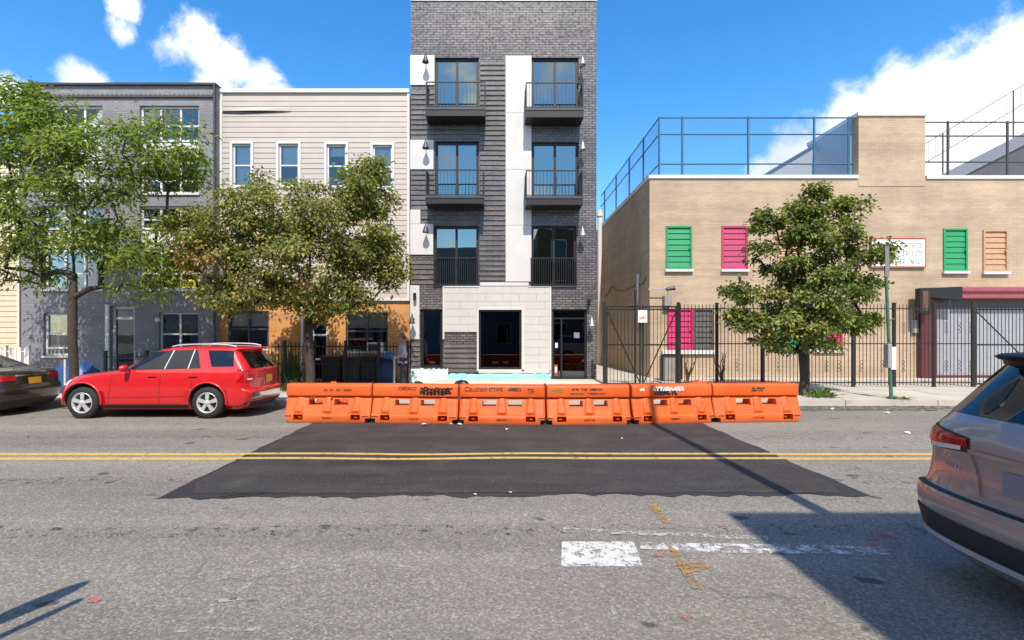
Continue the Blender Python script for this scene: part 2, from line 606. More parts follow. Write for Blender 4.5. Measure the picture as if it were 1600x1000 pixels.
# ------------------------------------------------------------------ mesh helpers
class MB:
    """collects simple shapes; build() links them as ONE mesh object"""
    def __init__(s):
        s.v, s.f, s.mi, s.sm = [], [], [], []

    def add(s, verts, faces, mi=0, smooth=False):
        o = len(s.v)
        s.v += [tuple(p) for p in verts]
        for f in faces:
            s.f.append(tuple(i + o for i in f))
            s.mi.append(mi)
            s.sm.append(smooth)
        return s

    def box(s, x0, x1, y0, y1, z0, z1, mi=0):
        v = [(x0, y0, z0), (x1, y0, z0), (x1, y1, z0), (x0, y1, z0), (x0, y0, z1), (x1, y0, z1), (x1, y1, z1), (x0, y1, z1)]
        return s.add(v, [(0, 3, 2, 1), (4, 5, 6, 7), (0, 1, 5, 4), (1, 2, 6, 5), (2, 3, 7, 6), (3, 0, 4, 7)], mi)

    def bar(s, p0, p1, r, r1=None, n=8, mi=0, cap=True, smooth=True):
        p0, p1 = Vector(p0), Vector(p1)
        r1 = r if r1 is None else r1
        d = (p1 - p0).normalized()
        a = d.orthogonal().normalized()
        b = d.cross(a)
        vs = []
        for p, rr in ((p0, r), (p1, r1)):
            for k in range(n):
                t = 2 * math.pi * k / n
                vs.append(p + (a * math.cos(t) + b * math.sin(t)) * rr)
        fs = [(k, (k + 1) % n, n + (k + 1) % n, n + k) for k in range(n)]
        s.add(vs, fs, mi, smooth)
        if cap:
            s.add(vs, [tuple(range(n))[::-1], tuple(range(n, 2 * n))], mi)
        return s

    def tube(s, pts, r, n=6, mi=0, closed=False):
        pts = [Vector(p) for p in pts]
        rs = r if isinstance(r, (list, tuple)) else [r] * len(pts)
        vs, fs = [], []
        ref = None
        m = len(pts)
        for i, p in enumerate(pts):
            a = pts[(i - 1) % m] if (i > 0 or closed) else p
            b = pts[(i + 1) % m] if (i < m - 1 or closed) else p
            d = (b - a).normalized()
            if ref is None:
                ref = d.orthogonal().normalized()
            ref = (ref - d * ref.dot(d))
            ref = ref.normalized() if ref.length > 1e-6 else d.orthogonal().normalized()
            q = d.cross(ref)
            for k in range(n):
                t = 2 * math.pi * k / n
                vs.append(p + (ref * math.cos(t) + q * math.sin(t)) * rs[i])
        for i in range(m - (0 if closed else 1)):
            j = (i + 1) % m
            for k in range(n):
                fs.append((i * n + k, i * n + (k + 1) % n, j * n + (k + 1) % n, j * n + k))
        s.add(vs, fs, mi, True)
        if not closed:
            s.add(vs, [tuple(range(n))[::-1], tuple(range((m - 1) * n, m * n))], mi)
        return s

    def lathe(s, prof, axis='y', c=(0, 0, 0), n=28, mi=0):
        """prof: list of (radius, along-axis)"""
        vs, fs = [], []
        for r, h in prof:
            for k in range(n):
                t = 2 * math.pi * k / n
                a, b = r * math.cos(t), r * math.sin(t)
                p = (a, h, b) if axis == 'y' else ((a, b, h) if axis == 'z' else (h, a, b))
                vs.append((p[0] + c[0], p[1] + c[1], p[2] + c[2]))
        for i in range(len(prof) - 1):
            for k in range(n):
                fs.append((i * n + k, i * n + (k + 1) % n, (i + 1) * n + (k + 1) % n, (i + 1) * n + k))
        return s.add(vs, fs, mi, True)

    def prism(s, poly, y0, y1, mi=0, axis='y'):
        """poly in (x, z) pushed along y (or (y, z) along x, or (x, y) along z)"""
        n = len(poly)

        def P(a, b, h):
            return (a, h, b) if axis == 'y' else ((h, a, b) if axis == 'x' else (a, b, h))
        vs = [P(a, b, y0) for a, b in poly] + [P(a, b, y1) for a, b in poly]
        fs = [tuple(range(n)), tuple(range(n, 2 * n))[::-1]]
        fs += [(k, n + k, n + (k + 1) % n, (k + 1) % n) for k in range(n)]
        return s.add(vs, fs, mi)

    def wall(s, x0, x1, z0, z1, y, ops, reveal=.15, mi=0):
        """front face of a wall with real openings and their reveals"""
        xs = sorted({x0, x1, *[a for o in ops for a in o[:2]]})
        zs = sorted({z0, z1, *[a for o in ops for a in o[2:4]]})
        for i in range(len(xs) - 1):
            for j in range(len(zs) - 1):
                cx, cz = (xs[i] + xs[i + 1]) / 2, (zs[j] + zs[j + 1]) / 2
                if any(o[0] < cx < o[1] and o[2] < cz < o[3] for o in ops):
                    continue
                s.add([(xs[i], y, zs[j]), (xs[i + 1], y, zs[j]), (xs[i + 1], y, zs[j + 1]), (xs[i], y, zs[j + 1])], [(0, 1, 2, 3)], mi)
        for a, b, c, d in [o[:4] for o in ops]:
            yy = y + reveal
            s.add([(a, y, c), (b, y, c), (b, y, d), (a, y, d), (a, yy, c), (b, yy, c), (b, yy, d), (a, yy, d)],
                  [(0, 4, 5, 1), (1, 5, 6, 2), (2, 6, 7, 3), (3, 7, 4, 0)], mi)
        return s

    def build(s, name, mats, parent=None, bevel=0.0, sharp=None):
        me = bpy.data.meshes.new(name)
        me.from_pydata(s.v, [], s.f)
        for m in (mats if isinstance(mats, (list, tuple)) else [mats]):
            me.materials.append(MATS[m])
        me.polygons.foreach_set('material_index', s.mi)
        me.polygons.foreach_set('use_smooth', s.sm)
        if sharp is not None:
            bm = bmesh.new()
            bm.from_mesh(me)
            bmesh.ops.remove_doubles(bm, verts=bm.verts, dist=1e-5)
            bmesh.ops.recalc_face_normals(bm, faces=bm.faces)
            bm.to_mesh(me)
            bm.free()
            me.polygons.foreach_set('use_smooth', [True] * len(me.polygons))
            me.set_sharp_from_angle(angle=R(sharp))
        me.update()
        o = bpy.data.objects.new(name, me)
        COL.objects.link(o)
        if parent is not None:
            o.parent = parent
        if bevel:
            b = o.modifiers.new('bevel', 'BEVEL')
            b.width = bevel
            b.segments = 2
            b.limit_method = 'ANGLE'
        return o


CUBES = {}


def cube(name, mat, x0, x1, y0, y1, z0, z1, parent=None, shape='box'):
    """a piece that shares one small mesh per material: a bevelled unit box scaled to size"""
    key = (mat, shape)
    if key not in CUBES:
        mb = MB()
        if shape == 'board':   # clapboard: thick lower edge, thin upper edge
            mb.prism([(-.5, -.5), (.5, -.5), (.5, .5), (.2, .5)], -.5, .5, axis='x')
        else:
            mb.box(-.5, .5, -.5, .5, -.5, .5)
        tmp = mb.build('piece', mat)
        CUBES[key] = tmp.data
        bpy.data.objects.remove(tmp)
    o = bpy.data.objects.new(name, CUBES[key])
    o.location = ((x0 + x1) / 2, (y0 + y1) / 2, (z0 + z1) / 2)
    o.scale = (x1 - x0, y1 - y0, z1 - z0)
    COL.objects.link(o)
    if parent is not None:
        o.parent = parent
        o.matrix_parent_inverse = Matrix.Identity(4)
    return o


def tag(o, label, cat, group=None, kind=None):
    o['label'] = label
    o['category'] = cat
    if group:
        o['group'] = group
    if kind:
        o['kind'] = kind
    return o


def thing(name, label, cat, group=None, loc=(0, 0, 0), rz=0.0):
    o = bpy.data.objects.new(name, None)
    o.empty_display_size = .2
    o.location = loc
    o.rotation_euler = (0, 0, rz)
    COL.objects.link(o)
    return tag(o, label, cat, group)


def struct(o):
    o['kind'] = 'structure'
    return o


def copy_tree(o, parent=None):
    c = o.copy()
    COL.objects.link(c)
    if parent is not None:
        c.parent = parent
    for ch in o.children:
        copy_tree(ch, c)
    return c


def window(parent, x0, x1, z0, z1, y, frame='white_trim', glass='glass', fw=.05, cols=1, rows=(), sill=None, blind=None,
           name='window', depth=.07, blind_mat='blind', sill_out=.06):
    """y is the outer face of the frame. cols panes across; rows: fractions (from the top) of horizontal bars"""
    mb = MB()
    zc = [z1] + [z1 - (z1 - z0) * r for r in rows] + [z0]
    xc = [x0 + (x1 - x0) * k / cols for k in range(cols + 1)]
    mb.box(x0, x1, y, y + depth, z1 - fw, z1)
    mb.box(x0, x1, y, y + depth, z0, z0 + fw)
    for k, xx in enumerate(xc):
        a, b = (xx, xx + fw) if k == 0 else ((xx - fw, xx) if k == cols else (xx - fw * .5, xx + fw * .5))
        mb.box(a, b, y + .001, y + depth - .001, z0 + fw, z1 - fw)
    for zz in zc[1:-1]:
        mb.box(x0 + fw, x1 - fw, y + .012, y + depth - .012, zz - fw * .45, zz + fw * .45)
    w = mb.build(name, frame, parent)
    for i in range(cols):
        for j in range(len(zc) - 1):
            a, b = xc[i] + fw * .5, xc[i + 1] - fw * .5
            c, d = zc[j + 1] + fw * .3, zc[j] - fw * .3
            yy = y + depth * .5 + .004 * (j % 2)
            MB().box(a, b, yy, yy + .006, c, d).build('pane', glass, w)
    if sill:
        MB().box(x0 - .04, x1 + .04, y - sill_out, y + .02, z0 - .07, z0 - .004).build('sill', sill, w)
    if blind:
        MB().box(x0 + fw, x1 - fw, y + depth + .06, y + depth + .07, z1 - (z1 - z0) * blind, z1 - fw * .4).build('blind', blind_mat, w)
    return w


def strokes(lines, w, y, rnd=0.0):
    """hand-drawn marks: ribbons in the xz plane at depth y"""
    mb = MB()
    for ln in lines:
        for (a, b), (c, d) in zip(ln[:-1], ln[1:]):
            L = math.hypot(c - a, d - b) or 1e-6
            nx, nz = -(d - b) / L * w / 2, (c - a) / L * w / 2
            ex, ez = (c - a) / L * w * .3, (d - b) / L * w * .3
            mb.add([(a - ex + nx, y, b - ez + nz), (a - ex - nx, y, b - ez - nz), (c + ex - nx, y, d + ez - nz), (c + ex + nx, y, d + ez + nz)], [(0, 1, 2, 3)])
    return mb


def scribble(x0, x1, z0, z1, n, seed, gaps=()):
    """unreadable lettering: n letter-sized squiggles"""
    r = random.Random(seed)
    out = []
    w = (x1 - x0) / n
    for k in range(n):
        if k in gaps:
            continue
        a, b = x0 + k * w + w * .12, x0 + (k + 1) * w - w * .12
        h = z1 - z0
        kind = r.randrange(5)
        if kind == 0:
            out += [[(a, z0), (a, z1), (b, z1 - h * .1), (b, z0 + h * .5), (a, z0 + h * .45), (b, z0)]]
        elif kind == 1:
            out += [[(b, z1 - h * .15), ((a + b) / 2, z1), (a, z0 + h * .6), (a, z0 + h * .3), ((a + b) / 2, z0), (b, z0 + h * .15)]]
        elif kind == 2:
            out += [[(a, z0), ((a + b) / 2, z1), (b, z0)], [(a + w * .15, z0 + h * .4), (b - w * .15, z0 + h * .4)]]
        elif kind == 3:
            out += [[(a, z1), (b, z1)], [((a + b) / 2, z1), ((a + b) / 2, z0)]]
        else:
            out += [[(b, z1), (a, z1), (a, z0), (b, z0)], [(a, z0 + h * .5), (b - w * .1, z0 + h * .5)]]
    return out


# ------------------------------------------------------------------ the ground, road, kerbs and pavements
CURB_Y, WALK_Y, LOT_Y = 13.30, 13.48, 16.55      # far kerb, pavement behind it, garden fences
NEAR_CURB = 2.1
MB().box(-400, 400, -400, 400, -.40, -.06).build('ground', 'ground_soil')['kind'] = 'structure'
MB().add([(-200, NEAR_CURB, 0), (200, NEAR_CURB, 0), (200, CURB_Y, 0), (-200, CURB_Y, 0)], [(0, 1, 2, 3)]).build('road', 'asphalt')['kind'] = 'structure'

# repaved trench across the street: a ragged sheet of new asphalt with a sealed edge
PX0, PX1, PY0 = -3.95, 4.30, 5.88


def ragged(n, x0, y0, x1, y1, amp, seed):
    r = random.Random(seed)
    out = []
    o = 0.0
    for k in range(n + 1):
        t = k / n
        o = o * .6 + r.uniform(-amp, amp)
        L = math.hypot(x1 - x0, y1 - y0)
        nx, ny = -(y1 - y0) / L, (x1 - x0) / L
        out.append((x0 + (x1 - x0) * t + nx * o, y0 + (y1 - y0) * t + ny * o))
    return out


def ring_sheet(name, pts, z, mat, parent=None):
    cx, cy = sum(p[0] for p in pts) / len(pts), sum(p[1] for p in pts) / len(pts)
    vs = [(x, y, z) for x, y in pts] + [(cx, cy, z)]
    n = len(pts)
    return MB().add(vs, [(k, (k + 1) % n, n) for k in range(n)]).build(name, mat, parent)


outer = ragged(90, PX0, PY0, PX1, PY0 + .1, .055, 3) + ragged(40, PX1, PY0 + .1, PX1 - .05, CURB_Y - .02, .022, 4) + ragged(40, PX0 + .05, CURB_Y - .02, PX0, PY0, .022, 5)
seal = struct(ring_sheet('road_patch_seal', outer, .004, 'asphalt_seal'))
inner = ragged(90, PX0 + .30, PY0 + .17, PX1 - .26, PY0 + .20, .02, 8) + ragged(40, PX1 - .06, PY0 + .8, PX1 - .08, CURB_Y - .04, .008, 9) + ragged(40, PX0 + .08, CURB_Y - .04, PX0 + .1, PY0 + .7, .008, 10)
struct(ring_sheet('road_patch', inner, .008, 'asphalt_patch'))

# double yellow line: broad and flat outside the patch, narrower and wavering on it


def stripe(name, pts, w, z, mat):
    mb = MB()
    for (a, b), (c, d) in zip(pts[:-1], pts[1:]):
        mb.add([(a, b - w / 2, z), (c, d - w / 2, z), (c, d + w / 2, z), (a, b + w / 2, z)], [(0, 1, 2, 3)])
    return struct(mb.build(name, mat))


for yy, w in ((7.71, .14), (8.0, .14)):
    stripe('yellow_line', [(-120, yy), (PX0, yy)], w + .02, .004, 'yellow_paint')
    stripe('yellow_line', [(PX1 + .02, yy), (120, yy)], w, .004, 'yellow_paint')
    wob = [(PX0 + (PX1 - PX0) * k / 60, yy + .045 * math.sin(k * .21 + (1.1 if yy < 7.8 else .6)) * math.exp(-((k - 22) / 16) ** 2)) for k in range(61)]
    stripe('yellow_line', wob, .115, .012, 'yellow_paint')

# worn white bar with a thin worn line running right, and a ghost line above it


ZQ = [.005]


def road_quad(name, pts, mat, z=None):
    ZQ[0] += .0004
    z = z or ZQ[0]
    return struct(MB().add([(*ground(u, v), z) for u, v in pts], [tuple(range(len(pts)))]).build(name, mat))


road_quad('stop_bar', [(877, 886), (1004, 886), (997, 865), (990, 847), (878, 847)], 'white_paint')
road_quad('lane_line', [(1000, 858), (1100, 864), (1392, 868), (1380, 855), (1240, 852), (1000, 848)], 'white_paint_worn')
road_quad('lane_line', [(880, 832), (1200, 845), (1200, 839), (1030, 831), (880, 825)], 'white_paint_ghost')
# surveyors' spray marks and chalk
for pts in ([(1012, 790), (1025, 788), (1052, 820), (1040, 822)], [(1040, 850), (1060, 862), (1098, 922), (1080, 920)], [(1046, 884), (1090, 878), (1118, 886), (1080, 896)]):
    road_quad('spray_mark', pts, 'orange_spray')
for u, v, r in ((1076, 964, 12), (147, 938, 10), (1380, 850, 26), (1038, 868, 16)):
    road_quad('spray_mark', [(u + r * math.cos(k), v + r * .62 * math.sin(k)) for k in [x * .63 for x in range(10)]], 'pink_spray')


def chalk_line(pts, w):
    mb = MB()
    g = [ground(*p) for p in pts]
    for (a, b), (c, d) in zip(g[:-1], g[1:]):
        L = math.hypot(c - a, d - b)
        nx, ny = -(d - b) / L * w / 2, (c - a) / L * w / 2
        mb.add([(a + nx, b + ny, .004), (a - nx, b - ny, .004), (c - nx, d - ny, .004), (c + nx, d + ny, .004)], [(0, 1, 2, 3)])
    return struct(mb.build('chalk_mark', 'chalk'))


chalk_line([(362, 938), (400, 902), (440, 888), (500, 884), (553, 884)], .05)
chalk_line([(515, 876), (553, 884), (503, 903)], .045)
chalk_line([(325, 962), (335, 940), (385, 935)], .05)
chalk_line([(603, 882), (640, 886)], .04)
chalk_line([(222, 987), (300, 985), (410, 983)], .05)
chalk_line([(935, 908), (962, 962)], .03)
# grit washed against the far kerb, and tyre scuffs along the lanes
for k, (xa, xb, wd) in enumerate(((-24, -10, .5), (-10.2, -4.2, .7), (4.3, 11, .9), (10.5, 24, .55))):
    e = ragged(40, xa, CURB_Y - wd, xb, CURB_Y - wd * .8, .09, 60 + k)
    struct(ring_sheet('gutter_grit', e + [(xb, CURB_Y - .01), (xa, CURB_Y - .01)], .0045 + .001 * k, 'gutter_dirt'))
for k, (yy, wd) in enumerate(((4.9, .28), (6.6, .3), (9.3, .26))):
    stripe('tyre_scuff', [(-60 + 4 * q, yy + .06 * math.sin(q * 1.3 + k)) for q in range(32)], wd, .0022, 'tyre_scuff')

# far kerb, pavement flags, yard
rk = random.Random(2)
curb = struct(MB().box(-60, 60, CURB_Y + .02, WALK_Y - .02, -.05, .1).build('kerb', 'old_concrete'))
x = -24.0
while x < 24:
    L = rk.choice((1.8, 2.4, 3.0))
    if not (5.55 < x < 5.6):
        cube('kerb_stone', 'sidewalk_concrete', x + .008, x + L - .008, CURB_Y, WALK_Y - .008, -.04, .146 + rk.uniform(-.006, .006), curb)
    x += L
walk = struct(MB().box(-60, 60, WALK_Y, 40, -.2, .135).build('sidewalk', 'old_concrete'))
for row, (ya, yb) in enumerate(((13.48, 14.5), (14.5, 15.52), (15.52, 16.54))):
    for k in range(-16, 16):
        xa = k * 1.52 + (.35 if row % 2 else 0)
        cube('paving_flag', 'sidewalk_concrete', xa + .008, xa + 1.512, ya + .008, yb - .008, .06, .15 + rk.uniform(-.004, .004), walk)
struct(MB().add([(-60, 16.56, .146), (60, 16.56, .146), (60, 40, .146), (-60, 40, .146)], [(0, 1, 2, 3)]).build('yard', 'sidewalk_concrete'))
# near pavement, behind and below the viewer
struct(MB().box(-60, 60, 1.95, NEAR_CURB, -.05, .15).build('kerb', 'old_concrete'))
struct(MB().box(-60, 60, -60, 1.94, -.05, .146).build('sidewalk', 'sidewalk_concrete'))
# raised new concrete apron in front of the dark building, with a ramp at its right end
ap = [(-2.75, 18.15), (-2.75, 16.6), (-1.6, 15.2), (-.4, 14.55), (2.2, 14.4), (4.2, 14.55), (5.35, 15.1), (4.7, 16.3), (4.3, 18.15)]
apm = MB()
n = len(ap)
cx, cy = .8, 16.6
vs = [(x, y, .152) for x, y in ap] + [(cx + (x - cx) * .8, cy + (y - cy) * .86 + (.1 if y > 18 else 0), .27 if x < 4.4 else .18) for x, y in ap] + [(cx, cy, .30)]
apm.add(vs, [(k, (k + 1) % n, n + (k + 1) % n, n + k) for k in range(n)] + [(n + k, n + (k + 1) % n, 2 * n) for k in range(n)], 0, True)
struct(apm.build('concrete_apron', 'new_concrete'))


# ------------------------------------------------------------------ dark apartment building
def shell(mb, x0, x1, y0, y1, z0, z1, roof_z, mi=0):
    """side, rear and roof of a building whose front is built separately"""
    mb.add([(x0, y0, z0), (x0, y1, z0), (x0, y1, z1), (x0, y0, z1)], [(0, 3, 2, 1)], mi)
    mb.add([(x1, y0, z0), (x1, y1, z0), (x1, y1, z1), (x1, y0, z1)], [(0, 1, 2, 3)], mi)
    mb.add([(x0, y1, z0), (x1, y1, z0), (x1, y1, z1), (x0, y1, z1)], [(0, 3, 2, 1)], mi)
    mb.add([(x0, y0, roof_z), (x1, y0, roof_z), (x1, y1, roof_z), (x0, y1, roof_z)], [(0, 1, 2, 3)], mi)
    t = .25
    mb.box(x0 + .001, x1 - .001, y0 + .001, y0 + t, roof_z + .002, z1 - .001, mi)   # parapet thickness
    mb.box(x0 + .001, x1 - .001, y1 - t, y1 - .001, roof_z + .002, z1 - .001, mi)
    mb.box(x0 + .001, x0 + t, y0 + t, y1 - t, roof_z + .002, z1 - .001, mi)
    mb.box(x1 - t, x1 - .001, y0 + t, y1 - t, roof_z + .002, z1 - .001, mi)


P = Plan(18.2)
X, Z = P.x, P.z
YF = P.y
bx0, bx1, bzt = X(642), X(932), Z(1.5)
dark = thing('apartment_building', 'narrow four storey charcoal brick apartment building with white panels and small balconies', 'building')
ops = []
DOORS = [(680, 748, 90, 178), (831, 904, 90, 178), (680, 748, 221, 313), (831, 904, 222, 313), (678, 748, 353, 447), (830, 901, 353, 447)]
for a, b, c, d in DOORS:
    ops.append((X(a), X(b), Z(d), Z(c)))
SHOP = (748, 815, 484, 577)
ENTR = (863, 917, 483, 592)
SIDE = (657, 692, 483, 575)
for a, b, c, d in (SHOP, ENTR, SIDE):
    ops.append((X(a), X(b), max(Z(d), .16), Z(c)))
mb = MB().wall(bx0, bx1, .1, bzt, YF, ops, .16)
sm = MB()
shell(sm, bx0, bx1, YF, YF + 14, .1, bzt, bzt - .7)
sm.build('side_wall', 'bounce_stucco', dark)  # hidden sides; pale finish added to bounce light onto the tan wall
mb.build('wall', 'charcoal_brick', dark)
for zf in (Z(180), Z(313), Z(450)):
    MB().box(bx0 + .3, bx1 - .3, YF + .5, YF + 13.5, zf - .25, zf - .03).build('floor_slab', 'interior_grey', dark)
MB().box(bx0 + .3, bx1 - .3, YF + 4, YF + 4.1, .1, bzt - .9).build('partition', 'interior_grey', dark)
MB().box(bx0 - .02, bx1 + .02, YF - .03, YF + .28, bzt, bzt + .05).build('coping', 'galvanised', dark)


def courses(u0, u1, v0, v1, pitch=.178, seed=0):
    z = Z(v1)
    r = random.Random(seed)
    while z + pitch <= Z(v0) + .03:
        z2 = min(z + pitch * .56, Z(v0))
        cube('course', 'charcoal_course', X(u0), X(u1), YF - .03 - r.uniform(0, .004), YF + .02, z, z2, dark)
        z += pitch


for v0, v1 in ((134, 218), (266, 328), (399, 444)):
    courses(642.5, 679, v0, v1, seed=v0)
courses(658, 678, 328, 350, seed=5)
for v0, v1 in ((90, 446),):
    courses(750, 789, v0, v1, seed=9)
for v0, v1 in ((190, 218), (324, 350)):
    courses(680, 749, v0, v1, seed=v0)
courses(642.5, 656, 531, 580, seed=3)
courses(694, 746.5, 529, 582, seed=4)


def panel(u0, u1, v0, v1, mat='white_panel', out=.045, name='panel'):
    return MB().box(X(u0), X(u1), YF - out, YF + .01, Z(v1), Z(v0)).build(name, mat, dark, bevel=.004)


for a in ((641.2, 679, 87, 133.5), (641.2, 677.5, 219, 265), (641.2, 657, 328, 350), (641.2, 677, 350.3, 398), (641.2, 655.5, 446, 530)):
    panel(*a)
for v0, v1 in ((88, 177), (177.4, 265), (265.4, 352), (352.4, 440)):
    panel(790, 830.3, v0, v1)
# white tiled shop surround: rows of long tiles, standing proud, with a thin lighter edge trim
TR = .272
zt = Z(447)
r = random.Random(6)
zz = zt
row = 0
while zz > Z(587):
    z2 = max(zz - TR, Z(587))
    segs = [(693, 860)]
    if zz > Z(485) > z2 or Z(577) < (zz + z2) / 2 < Z(484):
        segs = [(693, 747), (816, 860)]
    if z2 < Z(529):
        segs = [s_ for s_ in segs if s_[0] != 693] or [(748, 860)]
    if (zz + z2) / 2 < Z(577):
        segs = [(748, 860)]
    for a, b in segs:
        xa, xb = X(a), X(b)
        cut = [xa] + [xa + .6 * k + (.3 if row % 2 else 0) for k in range(1, 9) if xa + .6 * k + (.3 if row % 2 else 0) < xb - .15] + [xb]
        for c0, c1 in zip(cut[:-1], cut[1:]):
            cube('tile', 'white_tile', c0 + .003, c1 - .003, YF - .05 + r.uniform(0, .004), YF + .01, z2 + .003, zz - .003, dark)
    zz = z2
    row += 1
for a in ((692, 694.5, 447, 530), (858.5, 861, 447, 588), (745.2, 748, 482, 580), (815, 819, 482, 580), (748, 815, 480.5, 484.2), (748, 860, 577.2, 583), (750, 826, 441.5, 446.8), (693, 749, 446.9, 449), (826, 860, 446.9, 449)):
    panel(*a, out=.07, name='trim')

# balcony doors, shop window, entrance
for i, (a, b, c, d) in enumerate(DOORS):
    w = window(dark, X(a) + .005, X(b) - .005, Z(d) + .005, Z(c) - .005, YF + .09, 'black_metal', 'glass_blue', .085, 2, (), None, None, 'balcony_door', .06)
w = window(dark, X(SHOP[0]) + .005, X(SHOP[1]) - .005, Z(SHOP[3]) + .005, Z(SHOP[2]) - .005, YF + .02, 'black_metal', 'glass_dark', .07, 1, (), None, None, 'shop_window')
w = window(dark, X(SIDE[0]) + .005, X(SIDE[1]) - .005, Z(SIDE[3]) + .005, Z(SIDE[2]) - .005, YF + .08, 'black_metal', 'glass_door', .09, 1, (), None, None, 'side_door')
e0, e1, ez0, ez1 = X(ENTR[0]) + .005, X(ENTR[1]) - .005, max(Z(ENTR[3]), .16), Z(ENTR[2]) - .005
w = window(dark, e0, e1, ez0, ez1, YF + .10, 'black_metal', 'glass_door', .06, 1, (.13,), None, None, 'entrance_door')
MB().box(e0 + .3, e0 + .36, YF + .085, YF + .10, ez0 + .06, ez1 - .3).build('stile', 'black_metal', w)
MB().box(e0 + .07, e0 + .2, YF + .122, YF + .126, ez0 + .1, ez0 + .5).build('sticker', 'sign_red', w)
MB().box(e0 + .1, e0 + .17, YF + .116, YF + .120, ez0 + .22, ez0 + .42).build('sticker', 'sign_white', w)
MB().box(e0 + .11, e0 + .2, YF + .116, YF + .120, ez0 + 1.1, ez0 + 1.28).build('notice', 'paper', w)
MB().box(e0 + .78, e0 + .98, YF + .116, YF + .120, ez0 + 1.45, ez0 + 1.65).build('notice', 'plate_grey', w)
MB().box(X(750), X(813), YF + .42, YF + .44, .2, Z(480)).build('glass_backing', 'glass_backing', dark)  # added panel giving the shop glass its flat dark grey-brown tone
MB().box(X(SIDE[0]) + .01, X(SIDE[1]) - .01, YF + .18, YF + .2, .2, Z(483)).build('door_panel', 'slate_door', dark)
MB().box(e0, e1, YF + .5, YF + .52, .2, ez1).build('navy_backing', 'slate_door', dark)  # added dark backing standing in for the navy reflection in the door
# mechanical room things seen through the shop window: a dim counter
MB().box(X(752), X(812), YF + 2.6, YF + 3.4, .16, 1.05).build('counter', 'interior_grey', dark)


def balcony(u0, u1, vrail, vtop, vbot, d=.75):
    """slab, channel edge, posts, rails and pickets"""
    yb = YF - d
    Q = Plan(yb)
    x0, x1 = Q.x(u0), Q.x(u1)
    zt_, zb_, zr = Q.z(vtop), Q.z(vbot), Q.z(vrail)
    slab = MB().box(x0, x1, yb, YF - .035, zb_, zt_).build('balcony', 'black_metal', dark)
    MB().box(x0 - .012, x1 + .012, yb - .02, yb - .002, zt_ - .05, zt_ + .03).build('edge_angle', 'dark_metal', slab)
    for xx in (x0 + .02, x1 - .02):
        MB().box(xx - .02, xx + .02, yb + .01, yb + .05, zt_, zr).build('post', 'black_metal', slab)
        MB().box(xx - .02, xx + .02, YF - .08, YF - .037, zt_, zr).build('post', 'black_metal', slab)
        MB().box(xx - .018, xx + .018, yb + .051, YF - .081, zr - .035, zr - .002).build('side_rail', 'black_metal', slab)
        for k in range(1, 6):
            yy = yb + d * k / 6.5
            cube('picket', 'black_metal', xx - .008, xx + .008, yy - .008, yy + .008, zt_, zr - .036, slab)
    MB().box(x0 + .041, x1 - .041, yb + .012, yb + .045, zr - .035, zr).build('top_rail', 'black_metal', slab)
    MB().box(x0 + .041, x1 - .041, yb + .015, yb + .04, zt_ + .06, zt_ + .085).build('bottom_rail', 'black_metal', slab)
    npk = 16
    for k in range(1, npk):
        xx = x0 + (x1 - x0) * k / npk
        cube('picket', 'black_metal', xx - .006, xx + .006, yb + .02, yb + .032, zt_ + .086, zr - .036, slab)
    return slab


balcony(665, 758, 127, 169, 181)
balcony(821.5, 912, 128, 170, 183)
balcony(665, 756, 264.5, 307, 318)
balcony(821.5, 911, 265.5, 308, 320)


def juliet(u0, u1, v0, v1):
    x0, x1, zt_, zb_ = X(u0), X(u1), Z(v0), Z(v1)
    yb = YF - .09
    j = MB().box(x0, x1, yb, yb + .035, zt_ - .04, zt_).build('railing', 'black_metal', dark)
    MB().box(x0, x1, yb, yb + .035, zb_, zb_ + .035).build('bottom_rail', 'black_metal', j)
    for xx in (x0, x1 - .035):
        MB().box(xx, xx + .035, yb + .002, YF + .02, zb_ + .036, zt_ - .041).build('post', 'black_metal', j)
    for k in range(1, 21):
        xx = x0 + (x1 - x0) * k / 21
        cube('picket', 'black_metal', xx - .009, xx + .009, yb + .006, yb + .026, zb_ + .036, zt_ - .041, j)


juliet(678, 748, 402.5, 446)
juliet(829, 901, 403, 447)


def cone_lamp(u, v, mat='dark_metal'):
    """wall lamp: a small conical shade hung from a gooseneck arm"""
    x, z = X(u), Z(v)
    yl = YF - .33
    o = MB().lathe([(.012, .17), (.03, .15), (.045, .1), (.115, -.1), (.12, -.115), (.11, -.11), (.04, .08)], 'z', (x, yl, z), 16).build('wall_lamp', mat, dark)
    MB().tube([(x, YF + .0, z + .06), (x, YF - .12, z + .13), (x, YF - .26, z + .24), (x, yl, z + .22), (x, yl, z + .14)], .014, 6).build('arm', mat, o)
    MB().lathe([(.001, -.02), (.05, -.018), (.055, 0)], 'y', (x, YF - .046, z + .05), 12).build('rose', mat, o)
    MB().lathe([(.001, -.09), (.03, -.08), (.04, -.04), (.03, 0)], 'z', (x, yl, z), 10).build('bulb', 'lens_clear', o)


for u, v, m in ((667, 100, 'dark_metal'), (667, 232, 'dark_metal'), (667, 361, 'dark_metal'), (646, 501, 'dark_metal'), (908, 104, 'galvanised'), (908, 234, 'galvanised'), (908, 366, 'galvanised'), (922, 505, 'galvanised')):
    cone_lamp(u, v, m)


def sconce(u, v):
    x, z = X(u), Z(v)
    o = MB().bar((x, YF - .16, z - .13), (x, YF - .16, z + .13), .055, n=12).build('wall_lamp', 'black_metal', dark)
    MB().box(x - .03, x + .03, YF - .12, YF + .01, z - .04, z + .04).build('bracket', 'black_metal', o)


sconce(649, 464)
sconce(919, 473)

